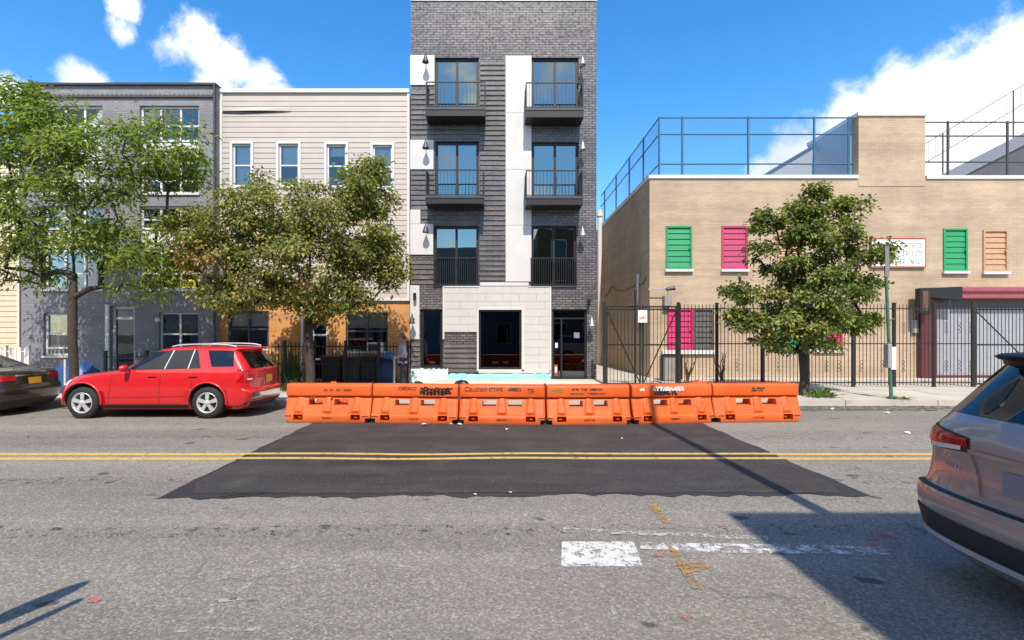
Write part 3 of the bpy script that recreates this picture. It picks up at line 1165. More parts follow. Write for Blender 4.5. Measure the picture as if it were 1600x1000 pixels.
# ------------------------------------------------------------------ beige siding house
P = Plan(18.27)
X, Z = P.x, P.z
YF = P.y
sx0, sx1, szt, szb = X(344), X(640.2), Z(146), Z(466)
house = thing('row_house', 'beige clapboard row house with white window frames and orange brick ground floor', 'building')
WIN = [(364, 393, 225, 291), (436, 467, 225, 291), (511, 541, 226, 292), (583, 613, 227, 293)]
WIN2 = [(364, 393, 350, 416), (436, 467, 350, 416), (511, 541, 350, 416), (583, 613, 350, 416)]
GW = [(540, 606, 488, 549), (356, 420, 486, 545)]
GD = [(486, 512, 505, 592)]
ops = [(X(a), X(b), Z(d), Z(c)) for a, b, c, d in WIN + WIN2]
mb = MB().wall(sx0, sx1, szb, szt, YF, ops, .14)
shell(mb, sx0, sx1, YF, YF + 13, .1, szt, szt - .4)
mb.build('wall', 'beige_siding', house)
gops = [(X(a), X(b), max(.16, Z(d)), Z(c)) for a, b, c, d in GW + GD]
MB().wall(sx0, sx1, .1, szb, YF, gops, .14).build('brick_wall', 'orange_brick', house)
MB().box(sx0 + .3, sx1 - .3, YF + .5, YF + 12, Z(330) - .2, Z(330)).build('floor_slab', 'interior_grey', house)
MB().box(sx0 + .3, sx1 - .3, YF + .5, YF + 12, szb - .2, szb).build('floor_slab', 'interior_grey', house)
MB().box(sx0 + .3, sx1 - .3, YF + 3, YF + 3.1, .1, szt - .5).build('partition', 'interior_grey', house)
pitch = .185
k = 0
rb = random.Random(4)
zz = szb
while zz < szt - .1:
    z2 = min(zz + pitch, szt)
    zc = (zz + z2) / 2
    segs = [(sx0 + .1, sx1 - .09)]
    for a, b, c, d in ops:
        new = []
        for s0, s1 in segs:
            if c - .12 < zc < d + .1 and a < s1 and b > s0:
                new += [(s0, a - .09), (b + .09, s1)]
            else:
                new.append((s0, s1))
        segs = new
    for s0, s1 in segs:
        if s1 - s0 > .05:
            lift = rb.uniform(0, .004)
            cube('clapboard', 'beige_siding', s0, s1, YF - .024 - lift, YF - .002, zz + .002, z2 + .012, house, 'board')
    zz = z2
# the loose board near the top left: its lower edge has sprung away from the wall
zl = Z(174)
MB().add([(sx0 + .1, YF - .05, zl), (X(405), YF - .10, zl - .01), (X(455), YF - .04, zl - .005), (X(455), YF - .036, zl + .15), (X(405), YF - .04, zl + .15), (sx0 + .1, YF - .036, zl + .15)], [(0, 1, 4, 5), (1, 2, 3, 4)]).build('loose_clapboard', 'beige_siding', house)
MB().prism([(sx0 + .1, zl - .075), (X(380), zl - .10), (X(450), zl - .03), (X(380), zl - .005), (sx0 + .1, zl - .01)], YF - .045, YF - .037).build('gap_shade', 'plastic_black', house)  # black plate standing in for the shade under the sprung board
MB().box(sx0, sx1, YF - .09, YF + .05, szt, szt + .14).build('roof_trim', 'white_trim', house, bevel=.01)
MB().box(sx1 - .088, sx1, YF - .05, YF - .002, szb, szt).build('corner_trim', 'white_trim', house)
MB().box(sx0, sx0 + .098, YF - .05, YF - .002, szb, szt).build('corner_trim', 'white_trim', house)
MB().box(sx0, sx1, YF - .06, YF - .002, szb - .09, szb - .002).build('base_trim', 'white_trim', house)
MB().box(sx0, sx1, YF - .045, YF - .002, szb - .16, szb - .092).build('drip_edge', 'dark_metal', house)
for i, (a, b, c, d) in enumerate(WIN + WIN2):
    x0, x1, z0, z1 = X(a), X(b), Z(d), Z(c)
    w = window(house, x0 + .003, x1 - .003, z0 + .003, z1 - .003, YF + .03, 'white_trim', 'glass', .055, 1, (.5,), 'white_trim', (.95, .48, .25, .45)[i % 4])
    MB().box(x0 - .085, x0 - .001, YF - .06, YF + .01, z0 - .09, z1 + .085).build('casing', 'white_trim', w)
    MB().box(x1 + .001, x1 + .085, YF - .06, YF + .01, z0 - .09, z1 + .085).build('casing', 'white_trim', w)
    MB().box(x0 - .001, x1 + .001, YF - .058, YF + .01, z1 + .001, z1 + .085).build('casing', 'white_trim', w)
for a, b, c, d in GW:
    x0, x1, z0, z1 = X(a), X(b), Z(d), Z(c)
    w = window(house, x0 + .005, x1 - .005, z0 + .005, z1 - .005, YF + .04, 'dark_metal', 'glass', .07, 2, (.48,), 'white_trim', .4)
ax = X(588)
ac = MB().box(ax - .27, ax + .27, YF - .28, YF + .04, Z(550), Z(535)).build('air_conditioner', 'white_trim', house, bevel=.02)
MB().box(ax - .22, ax + .22, YF - .286, YF - .281, Z(548), Z(537.5)).build('grille', 'dark_metal', ac)
d0 = GD[0]
w = window(house, X(d0[0]) + .004, X(d0[1]) - .004, .165, Z(d0[2]) - .004, YF + .06, 'white_trim', 'glass_dark', .07, 1, (.2, .62), None, None, 'front_door')
MB().bar((X(473), YF - .07, .2), (X(473), YF - .07, szb - .17), .04).build('downpipe', 'white_trim', house)

# ------------------------------------------------------------------ grey brick house (left)
P = Plan(18.0)
X, Z = P.x, P.z
YF = P.y
gx0, gx1, gzt = X(33), X(338), Z(134)
grey = thing('row_house', 'three storey grey painted brick row house behind the airy green tree', 'building')
GRPS = [(68, 160), (218, 311)]
ROWS = [(165, 220, 222, 249, 251, 302), (322, 358, 360, 388, 390, 452)]
ops = []
for a, b in GRPS:
    for rr in ROWS:
        ops.append((X(a), X(b), Z(rr[5]), Z(rr[0])))
GWIN = [(68, 107, 489, 556), (248, 310, 488, 550)]
GDO = [(172, 210, 478, 588)]
for a, b, c, d in GWIN + GDO:
    ops.append((X(a), X(b), max(.16, Z(d)), Z(c)))
mb = MB().wall(gx0, gx1, .1, gzt, YF, ops, .2)
shell(mb, gx0, gx1, YF, YF + 13, .1, gzt, gzt - .5)
mb.build('wall', 'grey_brick', grey)
for v in (315, 470):
    MB().box(gx0 + .3, gx1 - .3, YF + .5, YF + 12, Z(v) - .2, Z(v)).build('floor_slab', 'interior_grey', grey)
MB().box(gx0 + .3, gx1 - .3, YF + 3, YF + 3.1, .1, gzt - .6).build('partition', 'interior_grey', grey)
MB().box(gx0 - .02, gx1 + .03, YF - .1, YF + .3, gzt, gzt + .07).build('coping', 'dark_metal', grey)
MB().box(gx0, gx1 - .08, YF - .07, YF - .001, Z(153), Z(149.5)).build('string_course', 'cornice_brown', grey)
for k in range(40):
    xx = gx0 + .1 + k * (gx1 - gx0 - .3) / 39
    cube('dentil', 'grey_brick', xx, xx + .09, YF - .06, YF - .001, Z(149.4), Z(147), grey)
for a, b in GRPS:
    for rr in ROWS:
        x0, x1 = X(a), X(b)
        window(grey, x0 + .004, x1 - .004, Z(rr[1]), Z(rr[0]) - .004, YF + .1, 'white_trim', 'glass', .07, 3, (.55,), None, .5 if a < 100 else None)
        MB().box(x0 + .004, x1 - .004, YF + .09, YF + .17, Z(rr[3]) + .004, Z(rr[2])).build('spandrel_panel', 'white_panel', grey)
        window(grey, x0 + .004, x1 - .004, Z(rr[5]) + .004, Z(rr[4]), YF + .1, 'white_trim', 'glass', .07, 3, (.6,), 'white_trim', None, sill_out=.16)
w = window(grey, X(GWIN[0][0]) + .004, X(GWIN[0][1]) - .004, Z(GWIN[0][3]) + .004, Z(GWIN[0][2]) - .004, YF + .1, 'white_trim', 'glass', .07, 1, (.48, .82), 'white_trim', None, sill_out=.16)
MB().box(X(79), X(83.5), YF + .25, YF + .27, Z(556) + .1, Z(489) - .05).build('curtain', 'curtain_yellow', w)
window(grey, X(GWIN[1][0]) + .004, X(GWIN[1][1]) - .004, Z(GWIN[1][3]) + .004, Z(GWIN[1][2]) - .004, YF + .1, 'white_trim', 'glass', .06, 2, (.55,), 'white_trim', .55, sill_out=.16, blind_mat='interior_grey')
w = window(grey, X(172) + .004, X(210) - .004, .165, Z(478) - .004, YF + .12, 'white_trim', 'glass_dark', .1, 1, (.16,), None, None, 'front_door')
MB().box(X(166), X(171.5), YF - .06, YF - .001, .16, Z(476)).build('pilaster', 'white_trim', grey)
MB().bar((X(336.5), YF - .06, .2), (X(336.5), YF - .06, gzt), .04).build('downpipe', 'dark_metal', grey)
MB().lathe([(.001, -.13), (.07, -.12), (.09, -.06), (.06, 0)], 'y', (X(249), YF - .02, Z(500)), 12).build('wall_lamp', 'white_trim', grey)
ys = MB().box(X(283), X(306), YF - .03, YF - .001, Z(450), Z(437)).build('for_rent_board', 'yellow_sign')
tag(ys, 'small yellow board high on the grey brick house beside its downpipe', 'sign')
strokes(scribble(X(285), X(304), Z(447), Z(440), 5, 3), .03, YF - .034).build('lettering', 'ink', ys)

# cream house at the left edge
P = Plan(18.35)
X, Z = P.x, P.z
YF = P.y
cream = thing('row_house', 'cream clapboard house cut off by the left edge of the picture', 'building')
cx0, cx1, czt = X(-330), X(32), Z(250)
ops = [(X(-55), X(-15), Z(420), Z(340)), (X(-55), X(-15), Z(560), Z(480)), (X(-180), X(-140), Z(420), Z(340))]
mb = MB().wall(cx0, cx1, .1, czt, YF, ops, .14)
shell(mb, cx0, cx1, YF, YF + 12, .1, czt, czt - .4)
mb.build('wall', 'cream_siding', cream)
zz = .2
while zz < czt - .1:
    segs = [(cx0 + .05, cx1 - .09)]
    for a, b, c, d in ops:
        segs = [q for s0, s1 in segs for q in ([(s0, a - .05), (b + .05, s1)] if (c - .1 < zz + .1 < d and a < s1 and b > s0) else [(s0, s1)])]
    for s0, s1 in segs:
        cube('clapboard', 'cream_siding', s0, s1, YF - .032, YF - .002, zz + .002, zz + .2, cream, 'board')
    zz += .19
MB().box(cx1 - .085, cx1, YF - .05, YF - .002, .15, czt).build('corner_trim', 'white_trim', cream)
MB().box(cx0, cx1, YF - .1, YF + .05, czt, czt + .12).build('roof_trim', 'white_trim', cream)
for a, b, c, d in ops:
    window(cream, a + .003, b - .003, c + .003, d - .003, YF + .03, 'white_trim', 'glass', .06, 1, (.5,), 'white_trim', .4)

# ------------------------------------------------------------------ tan brick school building (right)
P = Plan(20.0)
X, Z = P.x, P.z
YF = P.y
tx0, tzt = X(1015), Z(279)
TX1 = 34.0
tan = thing('school_building', 'two storey tan brick building with coloured window shutters and fenced roof', 'building')
SH = [('shutter_green', 1041, 1080, 354, 420), ('shutter_pink', 1128, 1167, 354, 420), ('shutter_peach', 1215, 1254, 355, 421), ('shutter_green', 1474, 1510, 358, 423), ('shutter_peach', 1536, 1573, 360, 424), ('shutter_pink', 1625, 1664, 360, 424)]
LOW = [('shutter_magenta', 1043, 1081, 483, 546), ('shutter_dark', 1083, 1114, 483, 546), ('shutter_green', 1212, 1246, 483, 549), ('shutter_magenta', 1284, 1315, 483, 546)]
EN = (1452, 1680, 466, 592)
ops = [(X(a), X(b), Z(d), Z(c)) for _, a, b, c, d in SH + LOW] + [(X(EN[0]), X(EN[1]), .16, Z(EN[2]))]
mb = MB().wall(tx0, TX1, .1, tzt, YF, ops, .12)
mb.add([(tx0, YF, .1), (tx0, YF + 12, .1), (tx0, YF + 12, tzt), (tx0, YF, tzt)], [(0, 3, 2, 1)])
mb.add([(TX1, YF, .1), (TX1, YF + 12, .1), (TX1, YF + 12, tzt), (TX1, YF, tzt)], [(0, 1, 2, 3)])
mb.add([(tx0, YF + 12, .1), (TX1, YF + 12, .1), (TX1, YF + 12, tzt), (tx0, YF + 12, tzt)], [(0, 3, 2, 1)])
mb.add([(tx0, YF, tzt - .25), (TX1, YF, tzt - .25), (TX1, YF + 12, tzt - .25), (tx0, YF + 12, tzt - .25)], [(0, 1, 2, 3)])
mb.build('wall', 'tan_brick', tan)
MB().box(tx0 - .05, X(1340), YF - .06, YF + .3, tzt, tzt + .13).build('coping', 'white_trim', tan)
MB().box(X(1446.5), TX1, YF - .06, YF + .3, tzt - .02, tzt + .11).build('coping', 'white_trim', tan)
MB().box(tx0 - .06, tx0 + .25, YF + .31, YF + 12, tzt, tzt + .12).build('coping', 'white_trim', tan)
# tower: rises above the roof as a solid block, a hand's width proud of the wall
tw0, tw1, twt = X(1341), X(1445), Z(181)
MB().box(tw0, tw1, YF - .02, YF + 3.2, tzt - .3, twt).build('tower', 'tan_brick', tan)
MB().box(tw0 - .06, tw1 + .06, YF - .08, YF + 3.26, twt - .02, twt + .13).build('tower_coping', 'white_trim', tan)
MB().box(tw0 - .16, tw0 - .002, YF + .35, YF + 3.0, tzt + .0, twt - .1).build('tower_cladding', 'grey_metal', tan)
for m, a, b, c, d in SH + LOW:
    x0, x1, z0, z1 = X(a), X(b), Z(d), Z(c)
    g = MB()
    fw = .05
    g.box(x0 - .02, x0 + fw, YF - .05, YF + .06, z0 - .02, z1 + .02)
    g.box(x1 - fw, x1 + .02, YF - .05, YF + .06, z0 - .02, z1 + .02)
    g.box(x0 + fw, x1 - fw, YF - .048, YF + .06, z1 - fw, z1 + .02)
    g.box(x0 + fw, x1 - fw, YF - .048, YF + .06, z0 - .02, z0 + fw)
    o = g.build('window_shutter', m, tan)
    ns = 7
    for k in range(ns):
        za = z0 + fw + (z1 - z0 - 2 * fw) * k / ns
        zb = z0 + fw + (z1 - z0 - 2 * fw) * (k + 1) / ns
        cube('slat', m, x0 + fw, x1 - fw, YF - .015, YF + .03, za + .008, zb - .003, o, 'board')
    MB().box(x0 + fw, x1 - fw, YF + .031, YF + .05, z0 + fw, z1 - fw).build('backing', m, o)
    MB().box(x0 + (x1 - x0) * .9, x0 + (x1 - x0) * .97, YF - .07, YF - .051, (z0 + z1) / 2 - .06, (z0 + z1) / 2 + .06).build('lock', m, o)
    if c < 450:
        MB().box(x0 - .06, x1 + .06, YF - .12, YF + .02, z0 - .12, z0 - .022).build('sill', 'white_trim', o)
MB().box(X(1034), X(1117), YF - .12, YF + .02, Z(553), Z(547)).build('sill', 'white_trim', tan)
MB().box(X(1270), X(1318), YF - .1, YF + .02, Z(551), Z(547)).build('sill', 'white_trim', tan)
# board with three lines of unreadable lettering
sg = MB().box(X(1358), X(1444), YF - .09, YF - .002, Z(419), Z(372.5)).build('wall_sign', 'sign_red')
tag(sg, 'white notice board with red frame on the tan brick wall', 'sign')
MB().box(X(1360), X(1442), YF - .098, YF - .091, Z(416.5), Z(375)).build('board', 'sign_white', sg)
for k, (a, b, n_, seed) in enumerate(((381, 388, 18, 1), (393.5, 400.5, 17, 2), (406, 413, 19, 3))):
    strokes(scribble(X(1364), X(1439), Z(b), Z(a), n_, seed, (5, 12)), .022, YF - .102).build('lettering', 'grey_ink', sg)['kind'] = 'stuff'
# entrance: roller gate, maroon jamb, grey lintel, awning
ent = MB()
zz = .18
while zz < Z(480):
    ent.prism([(YF + .04, zz), (YF + .085, zz + .012), (YF + .085, zz + .085), (YF + .04, zz + .1)], X(1459), X(1680), axis='x')
    zz += .1
rg = ent.build('roller_gate', 'gate_grey', tan)
rg['kind'] = 'stuff'
MB().box(X(1452), X(1680), YF + .0, YF + .1, Z(481), Z(467)).build('gate_housing', 'dark_metal', tan)
MB().box(X(1432), X(1456), YF - .25, YF + .02, .15, Z(462)).build('jamb', 'maroon', tan, bevel=.01)
MB().box(X(1460), X(1680), YF - .06, YF + .03, .15, .24).build('threshold', 'maroon', tan)
aw = MB().prism([(YF - .02, Z(448)), (YF - .42, Z(451.5)), (YF - .42, Z(466.5)), (YF - .02, Z(468))], X(1486), X(1690), axis='x').build('awning', 'awning_red', tan)
MB().box(X(1486) + .01, X(1690), YF - .432, YF - .421, Z(460.5), Z(456)).build('awning_trim', 'maroon', aw)
MB().prism([(X(1420), Z(452)), (X(1484), Z(450)), (X(1484), Z(470)), (X(1436), Z(466)), (X(1436), Z(492)), (X(1420), Z(490))], YF - .55, YF - .3).build('bracket', 'black_metal', tan)
MB().prism([(X(1424), Z(456)), (X(1432), Z(456)), (X(1432), Z(486)), (X(1424), Z(486))], YF - .553, YF - .551).build('bracket_panel', 'dry_wood', tan)
MB().box(X(1423), X(1431), YF - .12, YF - .002, Z(520), Z(500)).build('meter_box', 'grey_metal', tan)
# things on the walls
fl = thing('flood_light', 'grey flood light on a pipe arm above the magenta shutter', 'light')
MB().tube([(X(1010), YF - .25, Z(453)), (X(1040), YF - .25, Z(453)), (X(1041), YF - .25, Z(470))], .02).build('arm', 'galvanised', fl)
MB().bar((X(1037), YF - .32, Z(453)), (X(1050), YF - .32, Z(451)), .06, .09).build('lamp_head', 'dark_metal', fl)
MB().box(X(1035), X(1046), YF - .27, YF - .002, Z(478), Z(463)).build('junction_box', 'old_concrete', fl)
cb = MB()
for (y0, za, y1, zb, sag) in ((21.5, 4.0, 26.5, 4.3, .3), (21.5, 4.0, 20.2, 4.15, .2), (26.5, 4.3, 28.6, 3.9, .15)):
    cb.tube([(tx0 - .06, y0 + (y1 - y0) * k / 8, za + (zb - za) * k / 8 - sag * math.sin(math.pi * k / 8)) for k in range(9)], .018, 5)
tag(cb.build('wall_cable', 'plastic_black'), 'slack black cable strung along the side of the tan building', 'cable')
MB().box(tx0 - .12, tx0 - .002, YF + 1.3, YF + 1.55, Z(500) + .6, Z(430) + .2).build('conduit_box', 'galvanised', tan)
dp = thing('downpipe', 'tall white downpipe in the gap beside the dark building', 'pipe')
MB().bar((5.62, 28.6, .15), (5.62, 28.6, 8.4), .13, n=12).build('pipe', 'white_trim', dp)
MB().bar((5.62, 28.6, 8.4), (5.62, 28.6, 8.75), .2, .12, n=12).build('hopper', 'cream_siding', dp)
rear = thing('rear_house', 'cream rear house closing the gap behind the gate', 'building')
MB().box(1.5, 5.6, 32.2, 38, .1, 7.6).build('wall', 'cream_siding', rear)
MB().box(1.4, 5.62, 32.1, 38.1, 7.6, 7.8).build('roof', 'roof_felt', rear)

# roof fence in blue painted steel with netting
def roof_fence(name, label, pts, z0, z1, post_t, posts, mesh='blue_netting', steel='blue_steel', rails=(1.0, .72, .22)):
    f = thing(name, label, 'fence')
    for i, ((xa, ya), (xb, yb)) in enumerate(zip(pts[:-1], pts[1:])):
        L = math.hypot(xb - xa, yb - ya)
        for rr in rails:
            zz_ = z0 + (z1 - z0) * rr
            MB().bar((xa, ya, zz_), (xb, yb, zz_), .028, n=6).build('rail', steel, f)
        MB().add([(xa, ya, z0 + .05), (xb, yb, z0 + .05), (xb, yb, z1), (xa, ya, z1)], [(0, 1, 2, 3)]).build('netting', mesh, f)
        for t in posts[i]:
            px, py = xa + (xb - xa) * t, ya + (yb - ya) * t
            MB().bar((px, py, z0 - .1), (px, py, z1 + .04), post_t, n=8).build('post', steel, f)
    return f


Q = Plan(20.2)
zr0, zr1 = tzt + .12, Q.z(184)
xc = Q.x(1030)
xe = tw0 - .05
roof_fence('roof_fence', 'blue netted fence along the left roof edge of the tan building', [(xc, 20.2), (xc, 31.8)], zr0, zr1, .04, [[0, .19, .4, .64, .9]])
xs = [Q.x(u) for u in (1066, 1169, 1272, 1326)]
roof_fence('roof_fence', 'blue netted fence on the front roof edge left of the brick tower', [(xc, 20.2), (xe, 20.2)], zr0, zr1, .045, [[(x - xc) / (xe - xc) for x in xs]])
xr0 = tw1 + .05
zr1b = Q.z(191)
xs = [Q.x(u) for u in (1481, 1574, 1660)]
roof_fence('roof_fence', 'grey steel netted fence on the roof right of the brick tower', [(xr0, 20.2), (TX1, 20.2)], zr0 - .02, zr1b, .045, [[(x - xr0) / (TX1 - xr0) for x in xs]], 'grey_netting', 'dark_metal', (1.0, .75, .28))
# stair bulkheads with sloping roofs on the roof
T = Plan(22.6)
sb = thing('stair_bulkhead', 'pale grey wedge shaped stair roof left of the brick tower', 'bulkhead')
MB().prism([(T.x(1165), T.z(292)), (T.x(1338), T.z(188)), (T.x(1338), 7.6), (T.x(1165), 7.6)], 22.6, 25.0).build('wall', 'pale_render', sb)
MB().prism([(T.x(1160), T.z(292)), (T.x(1338), T.z(186)), (T.x(1338), T.z(188.5)), (T.x(1160), T.z(295))], 22.5, 25.1).build('roof', 'slate_roof', sb)
sb = thing('stair_bulkhead', 'dark slate stair roof at the right edge above the tan building', 'bulkhead')
MB().prism([(T.x(1480), T.z(286)), (T.x(1760), T.z(144)), (T.x(1760), 7.6), (T.x(1480), 7.6)], 22.6, 26.0).build('wall', 'slate_roof', sb)
MB().prism([(T.x(1476), T.z(286)), (T.x(1760), T.z(142)), (T.x(1760), T.z(145)), (T.x(1476), T.z(289))], 22.5, 26.1).build('roof', 'roof_felt', sb)
sr = thing('stair_railing', 'sloping dark stair railing behind the right roof fence', 'railing')
U = Plan(26.5)
for off in (0, 1.0):
    MB().bar((U.x(1440), 26.5, U.z(258) + off), (U.x(1760), 26.5, U.z(66) + off), .022, n=6).build('rail', 'dark_metal', sr)
for k in range(30):
    t = k / 29
    xx, zz = U.x(1440) + (U.x(1760) - U.x(1440)) * t, U.z(258) + (U.z(66) - U.z(258)) * t
    if k % 10 == 3:
        MB().bar((xx, 26.5, 7.7), (xx, 26.5, zz + 1.0), .04, n=6).build('post', 'dark_metal', sr)
    else:
        MB().bar((xx, 26.5, zz), (xx, 26.5, zz + 1.0), .009, n=4).build('picket', 'dark_metal', sr)

# ------------------------------------------------------------------ neighbours behind the viewer (its shadow lies on the road, its brick shows in the window glass)
def near_building(label, NX0, NX1, NY1, NH, mat):
    nb = thing('brick_building', label, 'building')
    n_ = int((NX1 - NX0 - .8) / 2.4)
    ops = [(NX0 + 1.0 + 2.4 * k, NX0 + 2.2 + 2.4 * k, z, z + 1.7) for k in range(n_) for z in (1.0, 4.2, 7.3) if z + 2.2 < NH]
    mb = MB()
    tmp = MB().wall(-NX1, -NX0, .1, NH, 0, [(-b, -a, c, d) for a, b, c, d in ops], .15)
    mb.add([(-x, NY1 - y, z) for x, y, z in tmp.v], tmp.f)
    mb.add([(NX0, NY1, .1), (NX0, NY1 - 11, .1), (NX0, NY1 - 11, NH), (NX0, NY1, NH)], [(0, 1, 2, 3)])
    mb.add([(NX1, NY1, .1), (NX1, NY1 - 11, .1), (NX1, NY1 - 11, NH), (NX1, NY1, NH)], [(0, 3, 2, 1)])
    mb.add([(NX0, NY1 - 11, .1), (NX1, NY1 - 11, .1), (NX1, NY1 - 11, NH), (NX0, NY1 - 11, NH)], [(0, 1, 2, 3)])
    mb.add([(NX0, NY1, NH - .01), (NX1, NY1, NH - .01), (NX1, NY1 - 11, NH - .01), (NX0, NY1 - 11, NH - .01)], [(0, 3, 2, 1)])
    mb.build('wall', mat, nb)
    for a, b, c, d in ops:
        g = MB().box(a, b, NY1 - .13, NY1 - .06, c, c + .07).box(a, b, NY1 - .13, NY1 - .06, d - .07, d).box(a, a + .07, NY1 - .129, NY1 - .061, c + .07, d - .07).box(b - .07, b, NY1 - .129, NY1 - .061, c + .07, d - .07)
        w = g.build('window', 'white_trim', nb)
        MB().box(a + .03, b - .03, NY1 - .12, NY1 - .1, c + .03, d - .03).build('pane', 'car_glass', w)


near_building('brown brick building on the near side of the street, close to the kerb', 2.92, 16.0, -2.2, (5.42 + 2.2) * TAN_EL, 'brown_brick')
near_building('low grey brick row on the near side of the street, set back from the kerb', -30.0, 2.3, -6.0, 9.0, 'grey_brick')


# ------------------------------------------------------------------ iron fences
def iron_fence(name, label, x0, x1, y, z0, z1, posts, pitch=.115, mid=.5, scrolls=(), pr=.009, cat='fence', proud=.03):
    f = thing(name, label, cat)
    for zz in (z0 + .09, z0 + (z1 - z0) * mid, z1 - .11):
        MB().box(x0, x1, y - .016, y + .016, zz - .016, zz + .016).build('rail', 'iron', f)
    for px in posts:
        MB().box(px - .04, px + .04, y - .04, y + .04, .1, z1 + .06).box(px - .05, px + .05, y - .05, y + .05, z1 + .061, z1 + .085).build('post', 'iron', f)
    x = x0 + pitch * .5
    while x < x1:
        if all(abs(x - p) > .05 for p in posts):
            cube('picket', 'iron', x - pr, x + pr, y - .028, y - .0165, z0, z1 + (.03 if proud else 0), f)
        x += pitch
    for sx, sz in scrolls:
        m = MB()
        for dz in (-.13, 0, .13):
            m.tube([(sx + .045 * math.cos(t), y - .03, sz + dz + .06 * math.sin(t)) for t in [k * math.pi / 5 for k in range(10)]], .007, 4, closed=True)
        m.build('scroll', 'iron', f)
    return f


F = Plan(16.6)
fz0, fz1 = .2, F.z(477)
x_g0, x_g1 = F.x(947), F.x(1058)
sc = [(F.x(u), F.z(v)) for u in (1258, 1290, 1310, 1345, 1377, 1410, 1477, 1497, 1516) for v in (572,)] + [(F.x(u), F.z(512)) for u in (1411, 1477, 1497, 1516)] + [(F.x(u), F.z(570)) for u in (1130, 1150, 1215)]
iron_fence('iron_fence', 'tall black iron picket fence in front of the tan brick building', x_g1 + .05, F.x(1520), 16.6, fz0, fz1,
           [F.x(u) for u in (1120, 1191, 1262, 1333, 1397, 1459)], .118, .52, sc)


def gate(name, label, xa, xb, diag, z1):
    g = thing(name, label, 'gate')
    y = 16.62
    xm = (xa + xb) / 2 if diag == 2 else xb
    leaves = [(xa, xm - .02), (xm + .02, xb)] if diag == 2 else [(xa, xb)]
    for i, (a, b) in enumerate(leaves):
        fr = MB()
        fr.box(a, a + .05, y - .025, y + .025, .2, z1).box(b - .05, b, y - .025, y + .025, .2, z1)
        for zz in (.22, .2 + (z1 - .2) * .5, z1 - .14, z1 - .05):
            fr.box(a + .05, b - .05, y - .018, y + .018, zz, zz + .05)
        o = fr.build('leaf', 'iron', g)
        p0, p1 = ((a + .05, y - .03, z1 - .2), (b - .05, y - .03, .3)) if i == 0 else ((a + .05, y - .03, .3), (b - .05, y - .03, z1 - .2))
        MB().bar(p0, p1, .02, n=6).build('brace', 'iron', o)
        x = a + .13
        while x < b - .06:
            cube('picket', 'iron', x - .008, x + .008, y - .04, y - .026, .21, z1 - .02, o)
            x += .118
    for px in (xa - .05, xb + .05):
        MB().box(px - .045, px + .045, y - .045, y + .045, .1, z1 + .12).build('post', 'iron', g)
    return g


gate('iron_gate', 'double black iron gate with crossed braces beside the dark building', x_g0, x_g1, 2, fz1 - .02)
gate('iron_gate', 'black iron gate with one diagonal brace before the grey roller gate', F.x(1524), F.x(1640), 1, fz1 - .02)
sgn = thing('gate_sign', 'small white notice on a dark pole in front of the double iron gate', 'sign')
MB().box(F.x(995), F.x(1009), 16.44, 16.452, F.z(504), F.z(485)).build('board', 'sign_white', sgn)
strokes(scribble(F.x(997), F.x(1007), F.z(499), F.z(495), 4, 8), .018, 16.437).build('lettering', 'sign_red', sgn)['kind'] = 'stuff'
MB().bar((F.x(991), 16.47, .1), (F.x(991), 16.47, F.z(453)), .035).build('pole', 'iron', sgn)
MB().box(F.x(990) - .14, F.x(990) - .04, 16.4, 16.5, F.z(468), F.z(456)).build('camera_box', 'dark_metal', sgn)

G = Plan(16.7)
iron_fence('iron_fence', 'black iron garden fence in front of the beige clapboard house', G.x(412), G.x(640), 16.7, .2, G.z(536),
           [G.x(u) for u in (445, 490, 540, 592, 637)], .11, .5)
iron_fence('iron_fence', 'low black iron railing in front of the grey brick house', G.x(160), G.x(345), 16.7, .2, G.z(552),
           [G.x(u) for u in (165, 230, 300)], .12, .5, [(G.x(u), G.z(568)) for u in (180, 200, 222, 245)])
iron_fence('yard_fence', 'white picket fence at the left edge before the cream house', G.x(-80), G.x(38), 16.9, .2, G.z(544), [G.x(0), G.x(36)], .16, .5, (), .03)
for o in bpy.data.objects:
    if o.name.startswith('yard_fence'):
        for ch in o.children:
            if ch.name.startswith('picket'):
                nm = ch
                ch.data = CUBES.get(('white_trim', 'box')) or ch.data
            else:
                ch.data.materials[0] = MATS['white_trim']
if ('white_trim', 'box') not in CUBES:
    q = cube('piece', 'white_trim', 0, 1, 0, 1, 0, 1)
    bpy.data.objects.remove(q)
    for o in bpy.data.objects:
        if o.name.startswith('yard_fence'):
            for ch in o.children:
                if ch.name.startswith('picket'):
                    ch.data = CUBES[('white_trim', 'box')]


